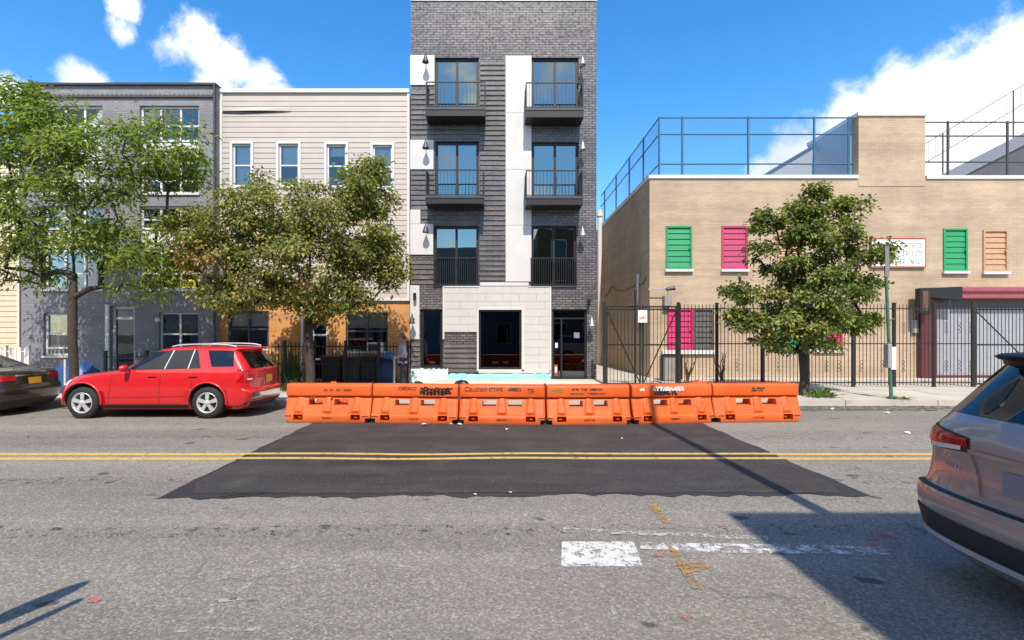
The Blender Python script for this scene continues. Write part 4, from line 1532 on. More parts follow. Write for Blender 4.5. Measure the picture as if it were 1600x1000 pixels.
# ------------------------------------------------------------------ plastic road barriers
def barrier_mesh():
    L, HW = 1.80, .90
    prof = [(0, .275), (.02, .285), (.05, .287), (.10, .287), (.155, .285), (.175, .272), (.19, .245), (.25, .222), (.33, .192), (.355, .183), (.42, .160), (.485, .138),
            (.52, .120), (.54, .112), (.55, .150), (.562, .170), (.60, .175), (.68, .170), (.76, .165), (.785, .155), (.80, .13), (.805, .10)]
    zs = [p[0] for p in prof]
    xs = sorted({-HW, HW, -HW + .02, HW - .02, *[round(-HW + .03 * k, 4) for k in range(1, 60)],
                 *[s * v for s in (-1, 1) for v in (.12, .42, .50, .70, .05, .80)]})
    xs = [x for i, x in enumerate(xs) if i == 0 or x - xs[i - 1] > .008]

    def snap(v):
        return min(xs, key=lambda q: abs(q - v))
    slots = [(snap(-.42), snap(-.12), .355, .485), (snap(.12), snap(.42), .355, .485)]
    pockets = [(snap(-.70), snap(-.50), .05, .175), (snap(.50), snap(.70), .05, .175)]
    feet = [(-HW, snap(-.80), 0, .10), (snap(.80), HW, 0, .10)]

    def rib(x, z):
        if not .19 < z < .53:
            return 0
        for c in (-.60, 0, .60):
            hw = .085 - .05 * (z - .19) / .34
            d = abs(x - c)
            if d < hw:
                return .045
            if d < hw + .03:
                return .045 * (1 - (d - hw) / .03)
        return 0

    def endr(x):
        d = HW - abs(x)
        return 0.03 * max(0, 1 - d / .04) ** 2

    def inside(x, z, rects):
        return any(a < x < b and c < z < d for a, b, c, d in rects)
    mb = MB()
    idx = {}

    def P(side, i, j, depth=0.0):
        key = (side, i, j, depth)
        if key not in idx:
            y = prof[j][1] + rib(xs[i], zs[j]) - endr(xs[i]) - depth
            idx[key] = len(mb.v)
            mb.v.append((xs[i], -y if side == 0 else y, zs[j]))
        return idx[key]

    def face(*q):
        mb.f.append(tuple(q))
        mb.mi.append(0)
        mb.sm.append(True)
    nx, nz = len(xs), len(zs)

    def cell(i, j):
        if not (0 <= i < nx - 1 and 0 <= j < nz - 1):
            return 'out'
        cx, cz = (xs[i] + xs[i + 1]) / 2, (zs[j] + zs[j + 1]) / 2
        if inside(cx, cz, slots):
            return 'slot'
        if inside(cx, cz, feet):
            return 'slot'
        if inside(cx, cz, pockets):
            return 'pocket'
        return 'solid'
    for side in (0, 1):
        for i in range(nx - 1):
            for j in range(nz - 1):
                c = cell(i, j)
                if c == 'slot':
                    continue
                dp = .16 if c == 'pocket' else 0.0
                face(P(side, i, j, dp), P(side, i + 1, j, dp), P(side, i + 1, j + 1, dp), P(side, i, j + 1, dp))
                if c == 'pocket':
                    for (di, dj, a, b) in ((-1, 0, (i, j), (i, j + 1)), (1, 0, (i + 1, j), (i + 1, j + 1)), (0, -1, (i, j), (i + 1, j)), (0, 1, (i, j + 1), (i + 1, j + 1))):
                        if cell(i + di, j + dj) != 'pocket':
                            face(P(side, *a), P(side, *b), P(side, *b, dp), P(side, *a, dp))
    # walls that join front and back: outline, slots
    for i in range(nx - 1):
        for j in range(nz - 1):
            if cell(i, j) == 'slot':
                continue
            for (di, dj, a, b) in ((-1, 0, (i, j), (i, j + 1)), (1, 0, (i + 1, j), (i + 1, j + 1)), (0, -1, (i, j), (i + 1, j)), (0, 1, (i, j + 1), (i + 1, j + 1))):
                if cell(i + di, j + dj) in ('slot', 'out'):
                    face(P(0, *a), P(0, *b), P(1, *b), P(1, *a))
    o = mb.build('body', 'orange_plastic', None, sharp=38)
    me = o.data
    bpy.data.objects.remove(o)
    return me


BM = barrier_mesh()
lug = MB().lathe([(.001, -.03), (.035, -.028), (.04, 0.), (.04, .1)], 'y', (0, 0, 0), 10)
lug_o = lug.build('lug', 'orange_plastic')
LUG = lug_o.data
bpy.data.objects.remove(lug_o)
BDESC = ['leftmost orange plastic road barrier, beside the red car, with faded marks and no bright slots',
         'orange plastic road barrier with a thick black graffiti tag, second from the red car',
         'orange plastic road barrier with Caution handwritten along its top, left of the middle',
         'orange plastic road barrier with two rows of small dark lettering, right of the middle',
         'orange plastic road barrier with a white and black graffiti tag, second from the right end',
         'rightmost orange plastic road barrier, with small dark lettering, beside the green pole']
EDGE = [(443, 660.5), (579, 661.8), (717, 663.6), (854, 665), (987, 664), (1117, 661), (1254, 659.5)]
GP = [ground(u, v) for u, v in EDGE]
for k in range(6):
    (xa, ya), (xb, yb) = GP[k], GP[k + 1]
    ang = math.atan2(yb - ya, xb - xa) + R((.6, -.9, .5, -.4, 1.1, -.7)[k])
    t = thing('road_barrier', BDESC[k], 'barrier', 'orange road barriers in a row across the works', ((xa + xb) / 2, (ya + yb) / 2 + .29, .004), ang)
    if k == 0:
        t['label'] = BDESC[0]
    b = bpy.data.objects.new('body', BM)
    COL.objects.link(b)
    b.parent = t
    b.scale = ((math.hypot(xb - xa, yb - ya) - .03) / 1.80, 1, 1)
    for sx in (-.60, .60):
        l = bpy.data.objects.new('lug', LUG)
        COL.objects.link(l)
        l.parent = t
        l.location = (sx, -.20, .115)
    MB().bar((.895, 0, .05), (.895, 0, .83), .022, n=8).build('pin', 'dark_metal', t)
    strokes(scribble(-.11, .11, .085, .115, 6, 40 + k), .012, -.2895).build('moulded_mark', 'stencil_brown', t)
    for sx in (-.82, .82):
        strokes([[(sx - .06, .145), (sx + .06, .145)]], .028, -.2895).build('moulded_mark', 'stencil_brown', t)
    YB = -.1765
    r = random.Random(70 + k)
    if k == 0:
        strokes([[(-.40, .50), (-.34, .545)], [(-.36, .47), (-.30, .535)], [(.05, .47), (.1, .54)]], .03, -.1765).build('graffiti', 'stencil_brown', t)
        strokes(scribble(-.1, .5, .66, .70, 14, 3, (2, 5, 9)), .008, YB).build('lettering', 'stencil_brown', t)
    if k == 1:
        tagl = []
        x = .12
        while x < .72:
            h = r.uniform(.06, .09)
            c = .665 + r.uniform(-.012, .012)
            tagl += [[(x, c - h), (x + .02, c + h), (x + .07, c + h * .8), (x + .05, c), (x + .09, c - h * .9), (x + .01, c - h * .5)], [(x + .02, c), (x + .09, c + r.uniform(-.03, .03))]]
            x += .078
        tagl += [[(.66, .70), (.80, .73)], [(.60, .60), (.78, .64)]]
        strokes(tagl, .026, YB).build('graffiti', 'paint_black', t)
        strokes(scribble(-.35, .05, .69, .76, 6, 15), .012, YB).build('lettering', 'stencil_brown', t)
    if k == 2:
        fc = bpy.data.curves.new('lettering', 'FONT')
        fc.body = 'Caution'
        fc.size = .15
        fc.shear = .2
        fc.materials.append(MATS['ink'])
        fo = bpy.data.objects.new('text', fc)
        COL.objects.link(fo)
        tm = bpy.data.meshes.new_from_object(fo.evaluated_get(bpy.context.evaluated_depsgraph_get()))
        bpy.data.objects.remove(fo)
        fo = bpy.data.objects.new('lettering', tm)
        COL.objects.link(fo)
        fo.parent = t
        fo.location = (-.80, YB - .002, .675)
        fo.rotation_euler = (R(90), 0, 0)
        for wd in (scribble(-.28, .02, .685, .745, 6, 21), scribble(.12, .4, .685, .745, 5, 23), scribble(.52, .66, .64, .73, 2, 25)):
            strokes(wd, .013, YB).build('lettering', 'ink', t)
    if k == 3:
        strokes(scribble(-.35, .30, .70, .735, 14, 31, (3, 7)) + scribble(-.38, .36, .61, .645, 13, 32, (5,)), .01, YB).build('lettering', 'ink', t)
        strokes([[(-.78, .70), (-.56, .72)], [(-.75, .66), (-.5, .69)]], .03, YB).build('graffiti', 'olive_paint', t)
    if k == 4:
        strokes(scribble(-.43, .1, .60, .70, 7, 44), .04, YB).build('graffiti', 'paint_black', t)
        strokes(scribble(-.46, .24, .685, .75, 9, 45), .03, YB - .002).build('graffiti', 'paint_white', t)
        strokes([[(-.72, .70), (-.66, .73), (-.65, .69)]], .04, YB).build('graffiti', 'paint_white', t)
    if k == 5:
        strokes(scribble(-.10, .18, .70, .725, 8, 51, (2,)) + scribble(-.12, .14, .645, .675, 7, 52), .011, YB).build('lettering', 'ink', t)

# crumpled orange safety net behind the barriers
def heap(name, cx, cy, z0, lx, ly, h, mat, seed, n=14, parent=None):
    r = np.random.default_rng(seed)
    nv = [(0.0)] * 0
    vs, fs = [], []
    m = n // 2
    for j in range(m + 1):
        for i in range(n):
            t, s_ = 2 * math.pi * i / n, j / m
            rr = math.cos(s_ * math.pi / 2) ** .7
            k = 1 + r.uniform(-.18, .18)
            vs.append((cx + lx * rr * math.cos(t) * k, cy + ly * rr * math.sin(t) * k, z0 + h * math.sin(s_ * math.pi / 2) * (1 + r.uniform(-.2, .2) * (0 if j == 0 else 1))))
    for j in range(m):
        for i in range(n):
            fs.append((j * n + i, j * n + (i + 1) % n, (j + 1) * n + (i + 1) % n, (j + 1) * n + i))
    return MB().add(vs, fs, 0, True).build(name, mat, parent)


o = heap('safety_net', -3.75, 11.75, .02, .5, .25, .66, 'orange_plastic', 3, 18)
tag(o, 'crumpled orange net behind the leftmost barrier', 'net')
o = heap('safety_net', 4.55, 11.7, .02, .7, .28, .68, 'orange_plastic', 5, 18)
tag(o, 'crumpled orange net behind the two rightmost barriers', 'net')


# ------------------------------------------------------------------ cars
def interp(tab, z):
    if z <= tab[0][0]:
        return tab[0][1]
    for (a, b), (c, d) in zip(tab[:-1], tab[1:]):
        if z <= c:
            return b + (d - b) * (z - a) / (c - a)
    return tab[-1][1]


class Car:
    """body lofted from horizontal slices; front at x = 0, rear at x = length, y across, z up"""
    def __init__(s, xf, xr, hw, bow=(.12, .05), rad=(.38, .22), green=1.1):
        s.xf, s.xr, s.hw, s.bow, s.rad, s.green = xf, xr, hw, bow, rad, green

    def k(s, z):
        return 1.0 if z < s.green else .75

    def rear(s, y, z):
        t = min(1, abs(y) / interp(s.hw, z))
        return interp(s.xr, z) - s.bow[1] * t * t - s.rad[1] * s.k(z) * (1 - (1 - t ** 3.2) ** (1 / 3.2))

    def front(s, y, z):
        t = min(1, abs(y) / interp(s.hw, z))
        return interp(s.xf, z) + s.bow[0] * t * t + s.rad[0] * s.k(z) * (1 - (1 - t ** 3.2) ** (1 / 3.2))

    def side(s, x, z):
        h = interp(s.hw, z)
        lo, hi = 0.0, 1.0
        if s.rear(h * .9999, z) < x:
            for _ in range(30):
                m = (lo + hi) / 2
                if s.rear(h * m, z) > x:
                    lo = m
                else:
                    hi = m
            return h * lo
        if s.front(h * .9999, z) > x:
            for _ in range(30):
                m = (lo + hi) / 2
                if s.front(h * m, z) < x:
                    lo = m
                else:
                    hi = m
            return h * lo
        return h

    def shell(s, name, mat, parent, zs):
        ts = [math.sin(math.pi / 2 * k / 12) for k in range(-12, 13)]
        rings = []
        for z in zs:
            h = interp(s.hw, z)
            ring = [(s.rear(t * h, z), t * h, z) for t in ts]
            a, b = s.rear(h, z), s.front(h, z)
            ring += [(a + (b - a) * k / 14, h, z) for k in range(1, 14)]
            ring += [(s.front(t * h, z), t * h, z) for t in ts[::-1]]
            ring += [(b + (a - b) * k / 14, -h, z) for k in range(1, 14)]
            rings.append(ring)
        n = len(rings[0])
        vs = [p for r_ in rings for p in r_]
        fs = [(i * n + k, i * n + (k + 1) % n, (i + 1) * n + (k + 1) % n, (i + 1) * n + k) for i in range(len(rings) - 1) for k in range(n)]
        m = MB().add(vs, fs, 0, True)
        m.add(vs, [tuple(range(n))[::-1], tuple(range(len(vs) - n, len(vs)))], 0, True)
        return m.build(name, mat, parent, sharp=42)

    def side_quad(s, name, mat, parent, q, sgn, off=.006, nu=8, nv=6, extra=None):
        """q: four (x, z) corners, bottom-front, bottom-rear, top-rear, top-front"""
        vs, fs = [], []
        for j in range(nv + 1):
            for i in range(nu + 1):
                a, b = i / nu, j / nv
                x = (q[0][0] * (1 - a) + q[1][0] * a) * (1 - b) + (q[3][0] * (1 - a) + q[2][0] * a) * b
                z = (q[0][1] * (1 - a) + q[1][1] * a) * (1 - b) + (q[3][1] * (1 - a) + q[2][1] * a) * b
                vs.append((x, sgn * (s.side(x, z) + off), z))
        for j in range(nv):
            for i in range(nu):
                fs.append((j * (nu + 1) + i, j * (nu + 1) + i + 1, (j + 1) * (nu + 1) + i + 1, (j + 1) * (nu + 1) + i))
        return MB().add(vs, fs, 0, True).build(name, mat, parent)

    def rear_quad(s, name, mat, parent, q, off=.006, nu=12, nv=6, front=False):
        """q: four (y, z) corners"""
        vs, fs = [], []
        for j in range(nv + 1):
            for i in range(nu + 1):
                a, b = i / nu, j / nv
                y = (q[0][0] * (1 - a) + q[1][0] * a) * (1 - b) + (q[3][0] * (1 - a) + q[2][0] * a) * b
                z = (q[0][1] * (1 - a) + q[1][1] * a) * (1 - b) + (q[3][1] * (1 - a) + q[2][1] * a) * b
                h = interp(s.hw, z)
                t = max(-1, min(1, y / h))
                # push out along the local direction: rearwards in the middle, sideways at the corner
                w = abs(t) ** 6
                xx = (s.front(y, z) - off * (1 - w)) if front else (s.rear(y, z) + off * (1 - w))
                vs.append((xx, (y if abs(y) < h else math.copysign(h, y)) + math.copysign(off * w, y), z))
        for j in range(nv):
            for i in range(nu):
                fs.append((j * (nu + 1) + i, j * (nu + 1) + i + 1, (j + 1) * (nu + 1) + i + 1, (j + 1) * (nu + 1) + i))
        return MB().add(vs, fs, 0, True).build(name, mat, parent)


def wheel(parent, x, y, r, w, sgn, spokes=5):
    """tyre with shoulders, alloy rim with spokes; sgn: outer side"""
    tw = w / 2
    t = MB().lathe([(r * .62, -tw), (r * .72, -tw * 1.04), (r * .9, -tw * 1.02), (r * .975, -tw * .8), (r, -tw * .5), (r, tw * .5), (r * .975, tw * .8), (r * .9, tw * 1.02), (r * .72, tw * 1.04), (r * .62, tw)], 'y', (x, y, r), 36)
    o = t.build('wheel', 'rubber', parent)
    m = MB()
    yo = y + sgn * tw
    m.lathe([(r * .66, sgn * -.002), (r * .64, sgn * .012), (r * .58, sgn * -.01), (r * .56, sgn * -.06)], 'y', (x, yo, r), 30)
    for k in range(spokes):
        a = 2 * math.pi * k / spokes + .3
        ca, sa = math.cos(a), math.sin(a)

        def pt(rr, lat, dy):
            return (x + ca * rr - sa * lat, yo + sgn * dy, r + sa * rr + ca * lat)
        i_, o_ = r * .1, r * .6
        m.add([pt(i_, -r * .085, .004), pt(i_, r * .085, .004), pt(o_, r * .13, -.004), pt(o_, -r * .13, -.004),
               pt(i_, -r * .085, -.03), pt(i_, r * .085, -.03), pt(o_, r * .13, -.035), pt(o_, -r * .13, -.035)],
              [(0, 1, 2, 3), (0, 3, 7, 4), (1, 5, 6, 2)])
    m.lathe([(.001, sgn * .012), (r * .13, sgn * .01), (r * .17, sgn * -.005), (r * .17, sgn * -.04)], 'y', (x, yo, r), 16)
    m.build('rim', 'alloy', o)
    MB().lathe([(.001, sgn * -.055), (r * .6, sgn * -.055)], 'y', (x, yo, r), 24).build('brake_disc', 'plastic_black', o)
    return o


def cut_arches(body, wheels, r, w, sgns=(-1, 1)):
    cut = MB()
    for x in wheels:
        for sg in sgns:
            y0, y1 = sorted((sg * (w - .34), sg * (w + .3)))
            cut.bar((x, y0, r * .93), (x, y1, r * .93), r, n=40)
    c = cut.build('arch_cutter', 'plastic_black', body.parent, sharp=30)
    bpy.context.view_layer.update()
    body.data.materials.append(MATS['plastic_black'])
    md = body.modifiers.new('arches', 'BOOLEAN')
    md.operation = 'DIFFERENCE'
    md.object = c
    md.solver = 'EXACT'
    md.material_mode = 'TRANSFER'
    dg = bpy.context.evaluated_depsgraph_get()
    me = bpy.data.meshes.new_from_object(body.evaluated_get(dg))
    body.modifiers.clear()
    body.data = me
    bpy.data.objects.remove(c)


def zlist(tabs, extra=()):
    z = sorted({round(a, 4) for t in tabs for a, _ in t} | set(extra))
    out = []
    for a, b in zip(z[:-1], z[1:]):
        n = max(1, int((b - a) / .05))
        out += [a + (b - a) * k / n for k in range(n)]
    return out + [z[-1]]


# --- red SUV parked by the kerb, facing left
XF = [(.20, .16), (.28, .05), (.40, .0), (.60, .01), (.72, .06), (.84, .18), (.92, .32), (.96, .46), (1.0, .78), (1.035, 1.08), (1.06, 1.30), (1.075, 1.38), (1.25, 1.66), (1.45, 2.0), (1.53, 2.18), (1.57, 2.42), (1.595, 2.75), (1.61, 3.1)]
XR = [(.20, 4.36), (.30, 4.47), (.45, 4.54), (.58, 4.55), (.63, 4.53), (.66, 4.46), (.9, 4.46), (1.06, 4.44), (1.12, 4.40), (1.45, 4.16), (1.50, 4.13), (1.53, 4.22), (1.56, 4.20), (1.58, 4.05), (1.595, 3.85), (1.61, 3.5)]
HW = [(.20, .80), (.30, .875), (.45, .895), (.70, .905), (.90, .895), (1.02, .875), (1.08, .85), (1.30, .755), (1.50, .665), (1.55, .635), (1.58, .58), (1.60, .46), (1.61, .3)]
suv = thing('parked_suv', 'bright red SUV parked at the far kerb under the trees', 'car', None, (-9.95, 12.2, 0))
C = Car(XF, XR, HW, (.10, .05), (.42, .26), 1.06)
WX = (.74, 3.50)
body = C.shell('body', 'paint_red', suv, zlist([XF, XR, HW]))
cut_arches(body, WX, .405, .90)
for x in WX:
    for sg in (-1, 1):
        wheel(suv, x, sg * .79, .352, .225, sg)
        lip = MB().tube([(x + .425 * math.cos(t), sg * (C.side(x, .6) + .004), .377 + .425 * math.sin(t)) for t in [R(-8) + R(196) * k / 20 for k in range(21)]], .022, 6)
        lip.build('arch_flare', 'paint_red', suv)
GL = [('front_window', [(1.70, 1.085), (2.50, 1.105), (2.60, 1.50), (2.12, 1.46)]), ('rear_window', [(2.57, 1.108), (3.03, 1.12), (3.08, 1.505), (2.68, 1.50)]),
      ('door_quarter_window', [(3.07, 1.122), (3.29, 1.13), (3.16, 1.49), (3.12, 1.49)]), ('quarter_window', [(3.56, 1.145), (4.05, 1.155), (3.98, 1.50), (3.40, 1.505)])]
for sg in (-1, 1):
    C.side_quad('window_surround', 'plastic_black', suv, [(1.64, 1.07), (3.33, 1.11), (3.17, 1.52), (2.10, 1.49)], sg, .003)
    for nm, q in GL:
        C.side_quad(nm, 'car_glass', suv, q, sg, .007)
    for a, b in (((2.53, 1.10), (2.64, 1.515)), ((3.05, 1.11), (3.10, 1.515))):
        C.side_quad('pillar_strip', 'alloy', suv, [(a[0] - .012, a[1]), (a[0] + .012, a[1]), (b[0] + .012, b[1]), (b[0] - .012, b[1])], sg, .01, 1, 6)
    C.side_quad('sill', 'plastic_black', suv, [(1.18, .215), (3.06, .215), (3.06, .315), (1.18, .315)], sg, .008)
    for xx in (1.30, 2.42, 3.12):
        C.side_quad('door_seam', 'plastic_black', suv, [(xx, .34), (xx + .012, .34), (xx + .012 + (.05 if xx > 2 else .1), 1.07), (xx + (.05 if xx > 2 else .1), 1.07)], sg, .002, 1, 8)
    for xx in (2.18, 3.08):
        h = C.side_quad('door_handle', 'paint_red', suv, [(xx, .93), (xx + .2, .935), (xx + .2, .965), (xx, .96)], sg, .03, 4, 1)
        C.side_quad('handle_recess', 'plastic_black', suv, [(xx + .02, .90), (xx + .18, .905), (xx + .18, .932), (xx + .02, .928)], sg, .004, 4, 1)
    C.side_quad('side_crease', 'paint_red', suv, [(1.25, .47), (3.02, .50), (3.02, .53), (1.25, .50)], sg, .012, 12, 1)
    m = MB().lathe([(.001, -.14), (.07, -.12), (.085, -.02), (.08, .05), (.04, .1), (.001, .11)], 'y', (0, 0, 0), 14)
    mv = [(p[0] * .75 + 1.74, sg * (abs(C.side(1.74, 1.06)) + .13) + p[1] * .8, p[2] * .95 + 1.12) for p in m.v]
    m.v = mv
    m.bar((1.76, sg * .83, 1.07), (1.75, sg * .95, 1.1), .03)
    m.build('mirror', 'paint_red', suv)
    C.rear_quad('headlight', 'lens_clear', suv, [(sg * .52, .70), (sg * .885, .74), (sg * .86, .86), (sg * .50, .82)], .012, 10, 4, True)
    C.rear_quad('tail_light', 'lens_red', suv, [(sg * .66, .80), (sg * .905, .80), (sg * .86, 1.10), (sg * .66, 1.10)], .01, 10, 6)
    C.rear_quad('reverse_light', 'lens_clear', suv, [(sg * .68, .85), (sg * .80, .85), (sg * .80, .885), (sg * .68, .885)], .015, 10, 2)
    rl = [(2.55 + 1.45 * k / 10, sg * .60, 1.585 + .055 * math.sin(math.pi * k / 10) ** .4) for k in range(11)]
    MB().tube(rl, .018, 6).build('roof_rail', 'alloy', suv)
C.rear_quad('rear_screen', 'car_glass', suv, [(-.66, 1.10), (.66, 1.10), (.56, 1.46), (-.56, 1.46)], .008)
C.rear_quad('windscreen', 'car_glass', suv, [(-.70, 1.10), (.70, 1.10), (.58, 1.50), (-.58, 1.50)], .008, front=True)
C.rear_quad('grille', 'plastic_black', suv, [(-.4, .62), (.4, .62), (.42, .76), (-.42, .76)], .01, front=True)
C.rear_quad('rear_bumper_step', 'chrome', suv, [(-.80, .44), (.80, .44), (.82, .56), (-.82, .56)], .02)
C.rear_quad('bumper_pad', 'plastic_black', suv, [(-.84, .24), (.84, .24), (.85, .36), (-.85, .36)], .012)
C.rear_quad('licence_plate', 'plate_yellow', suv, [(-.16, .76), (.16, .76), (.16, .92), (-.16, .92)], .014, 4, 2)
MB().prism([(4.02, 1.575), (4.34, 1.545), (4.35, 1.525), (4.05, 1.52)], -.56, .56).build('spoiler', 'paint_red', suv)

# --- dark sedan at the left edge, seen from behind
XF2 = [(.16, .2), (.3, .05), (.5, 0), (.7, .1), (.8, .4), (.9, 1.0), (.98, 1.3), (1.2, 1.75), (1.38, 2.1), (1.43, 2.5), (1.45, 2.8)]
XR2 = [(.16, 4.70), (.3, 4.80), (.5, 4.84), (.62, 4.84), (.68, 4.79), (.95, 4.76), (1.0, 4.70), (1.03, 4.5), (1.055, 4.25), (1.08, 4.12), (1.2, 3.85), (1.36, 3.5), (1.42, 3.25), (1.45, 3.0)]
HW2 = [(.16, .80), (.3, .88), (.5, .91), (.8, .91), (.95, .88), (1.05, .80), (1.2, .72), (1.36, .62), (1.42, .52), (1.45, .35)]
sed = thing('parked_sedan', 'dark brown sedan with yellow plate at the left edge, seen from behind', 'car', None, (-15.9, 12.25, 0))
D = Car(XF2, XR2, HW2, (.12, .06), (.4, .25), 1.0)
b2 = D.shell('body', 'paint_dark', sed, zlist([XF2, XR2, HW2]))
cut_arches(b2, (.95, 3.75), .37, .9)
for x in (.95, 3.75):
    for sg in (-1, 1):
        wheel(sed, x, sg * .8, .335, .215, sg, 7)
for sg in (-1, 1):
    D.side_quad('side_window', 'car_glass', sed, [(1.65, 1.0), (3.75, 1.02), (3.3, 1.37), (2.2, 1.37)], sg, .008)
    D.rear_quad('tail_light', 'lens_red', sed, [(sg * .46, .80), (sg * .90, .78), (sg * .875, .93), (sg * .46, .92)], .012, 10, 4)
D.rear_quad('rear_screen', 'car_glass', sed, [(-.68, 1.085), (.68, 1.085), (.54, 1.39), (-.54, 1.39)], .01)
D.rear_quad('chrome_strip', 'chrome', sed, [(-.46, .895), (.46, .895), (.46, .925), (-.46, .925)], .02, 8, 1)
D.rear_quad('licence_plate', 'plate_yellow', sed, [(-.17, .70), (.17, .70), (.17, .85), (-.17, .85)], .016, 4, 2)
D.rear_quad('bumper_lip', 'plastic_black', sed, [(-.82, .19), (.82, .19), (.84, .34), (-.84, .34)], .01)

# --- taupe SUV at the right edge, seen from behind in the near parking lane
XF3 = [(.25, .15), (.5, 0), (.8, .05), (1.0, .35), (1.08, 1.1), (1.15, 1.3), (1.55, 2.1), (1.70, 2.5), (1.76, 3.0)]
XR3 = [(.20, 4.66), (.27, 4.74), (.34, 4.80), (.58, 4.845), (.66, 4.85), (.705, 4.83), (.72, 4.765), (.80, 4.74), (.92, 4.725), (.99, 4.73), (1.05, 4.735), (1.12, 4.725), (1.20, 4.68), (1.26, 4.625), (1.30, 4.57), (1.52, 4.40), (1.66, 4.29), (1.685, 4.33), (1.715, 4.35), (1.735, 4.30), (1.75, 4.1), (1.765, 3.7)]
HW3 = [(.20, .86), (.30, .95), (.50, .985), (.70, .995), (.95, .985), (1.10, .975), (1.22, .945), (1.30, .915), (1.52, .83), (1.66, .765), (1.72, .72), (1.75, .62), (1.765, .45)]
big = thing('parked_suv', 'taupe metallic SUV at the right edge, its tailgate towards the viewer', 'car', None, (8.12, 3.28, 0), math.pi)
E = Car(XF3, XR3, HW3, (.12, .07), (.4, .24), 1.28)
b3 = E.shell('body', 'paint_taupe', big, zlist([XF3, XR3, HW3]))
cut_arches(b3, (1.0, 3.78), .42, .97)
for x in (1.0, 3.78):
    for sg in (-1, 1):
        wheel(big, x, sg * .85, .375, .25, sg, 5)
for sg in (-1, 1):
    E.side_quad('side_window', 'car_glass', big, [(1.9, 1.2), (4.25, 1.31), (4.12, 1.62), (2.4, 1.62)], sg, .008)
    E.rear_quad('tail_light', 'lens_red', big, [(sg * .43, 1.075), (sg * .975, 1.02), (sg * .955, 1.165), (sg * .46, 1.125)], .014, 18, 6)
    E.rear_quad('lamp_reflection', 'lens_clear', big, [(sg * .50, 1.035), (sg * .86, .995), (sg * .86, 1.045), (sg * .50, 1.07)], .010, 14, 3)  # pale strip painting the whitish reflection below the tail light
    E.rear_quad('tail_light_outer', 'lens_amber', big, [(sg * .93, 1.03), (sg * .985, 1.02), (sg * .962, 1.155), (sg * .935, 1.15)], .018, 4, 4)
    E.rear_quad('tail_light_surround', 'plastic_black', big, [(sg * .42, 1.03), (sg * .975, .985), (sg * .955, 1.175), (sg * .44, 1.135)], .006, 18, 6)
    E.rear_quad('gate_seam', 'plastic_black', big, [(sg * .885, .715), (sg * .895, .715), (sg * .86, 1.0), (sg * .85, 1.0)], .003, 2, 8)
    E.rear_quad('exhaust_trim', 'chrome', big, [(sg * .55, .30), (sg * .80, .30), (sg * .80, .335), (sg * .55, .335)], .022, 8, 2)
E.rear_quad('rear_screen', 'car_glass', big, [(-.845, 1.285), (.845, 1.285), (.72, 1.655), (-.72, 1.655)], .008, 20, 8)
E.rear_quad('lower_bumper', 'plastic_black', big, [(-.965, .38), (.965, .38), (.975, .53), (-.975, .53)], .014, 24, 6)
E.rear_quad('bumper_trim', 'alloy', big, [(-.95, .335), (.95, .335), (.955, .378), (-.955, .378)], .03, 24, 1)
E.rear_quad('bumper_seam', 'plastic_black', big, [(-.93, .706), (.93, .706), (.93, .717), (-.93, .717)], .008, 24, 1)
E.rear_quad('plate_recess', 'paint_taupe', big, [(-.30, .76), (.30, .76), (.40, 1.03), (-.40, 1.03)], .004, 8, 4)
E.rear_quad('recess_lip', 'paint_taupe', big, [(-.42, 1.03), (.42, 1.03), (.42, 1.06), (-.42, 1.06)], .02, 10, 1)
E.rear_quad('licence_plate', 'plate_grey', big, [(-.155, .82), (.155, .82), (.155, .97), (-.155, .97)], .016, 4, 2)
for k in range(2):
    sg = (-1, 1)[k]
    E.rear_quad('recess_edge', 'paint_taupe', big, [(sg * .30, .76), (sg * .325, .76), (sg * .425, 1.03), (sg * .40, 1.03)], .022, 2, 6)
for k in range(5):
    y = -.53 - k * .036
    E.rear_quad('badge_letter', 'galvanised', big, [(y, .885), (y + .014, .885), (y + .014, .908), (y, .908)], .008, 1, 1)
MB().prism([(3.9, 1.765), (4.30, 1.745), (4.36, 1.725), (4.31, 1.695), (4.1, 1.70)], -.63, .63).build('spoiler', 'plastic_black', big, bevel=.015)
E.rear_quad('spoiler_underside', 'plastic_black', big, [(-.735, 1.655), (.735, 1.655), (.725, 1.69), (-.725, 1.69)], .02, 12, 1)
wp = MB().bar((4.50, .02, 1.34), (4.45, -.48, 1.40), .012)
wp.build('wiper', 'plastic_black', big)


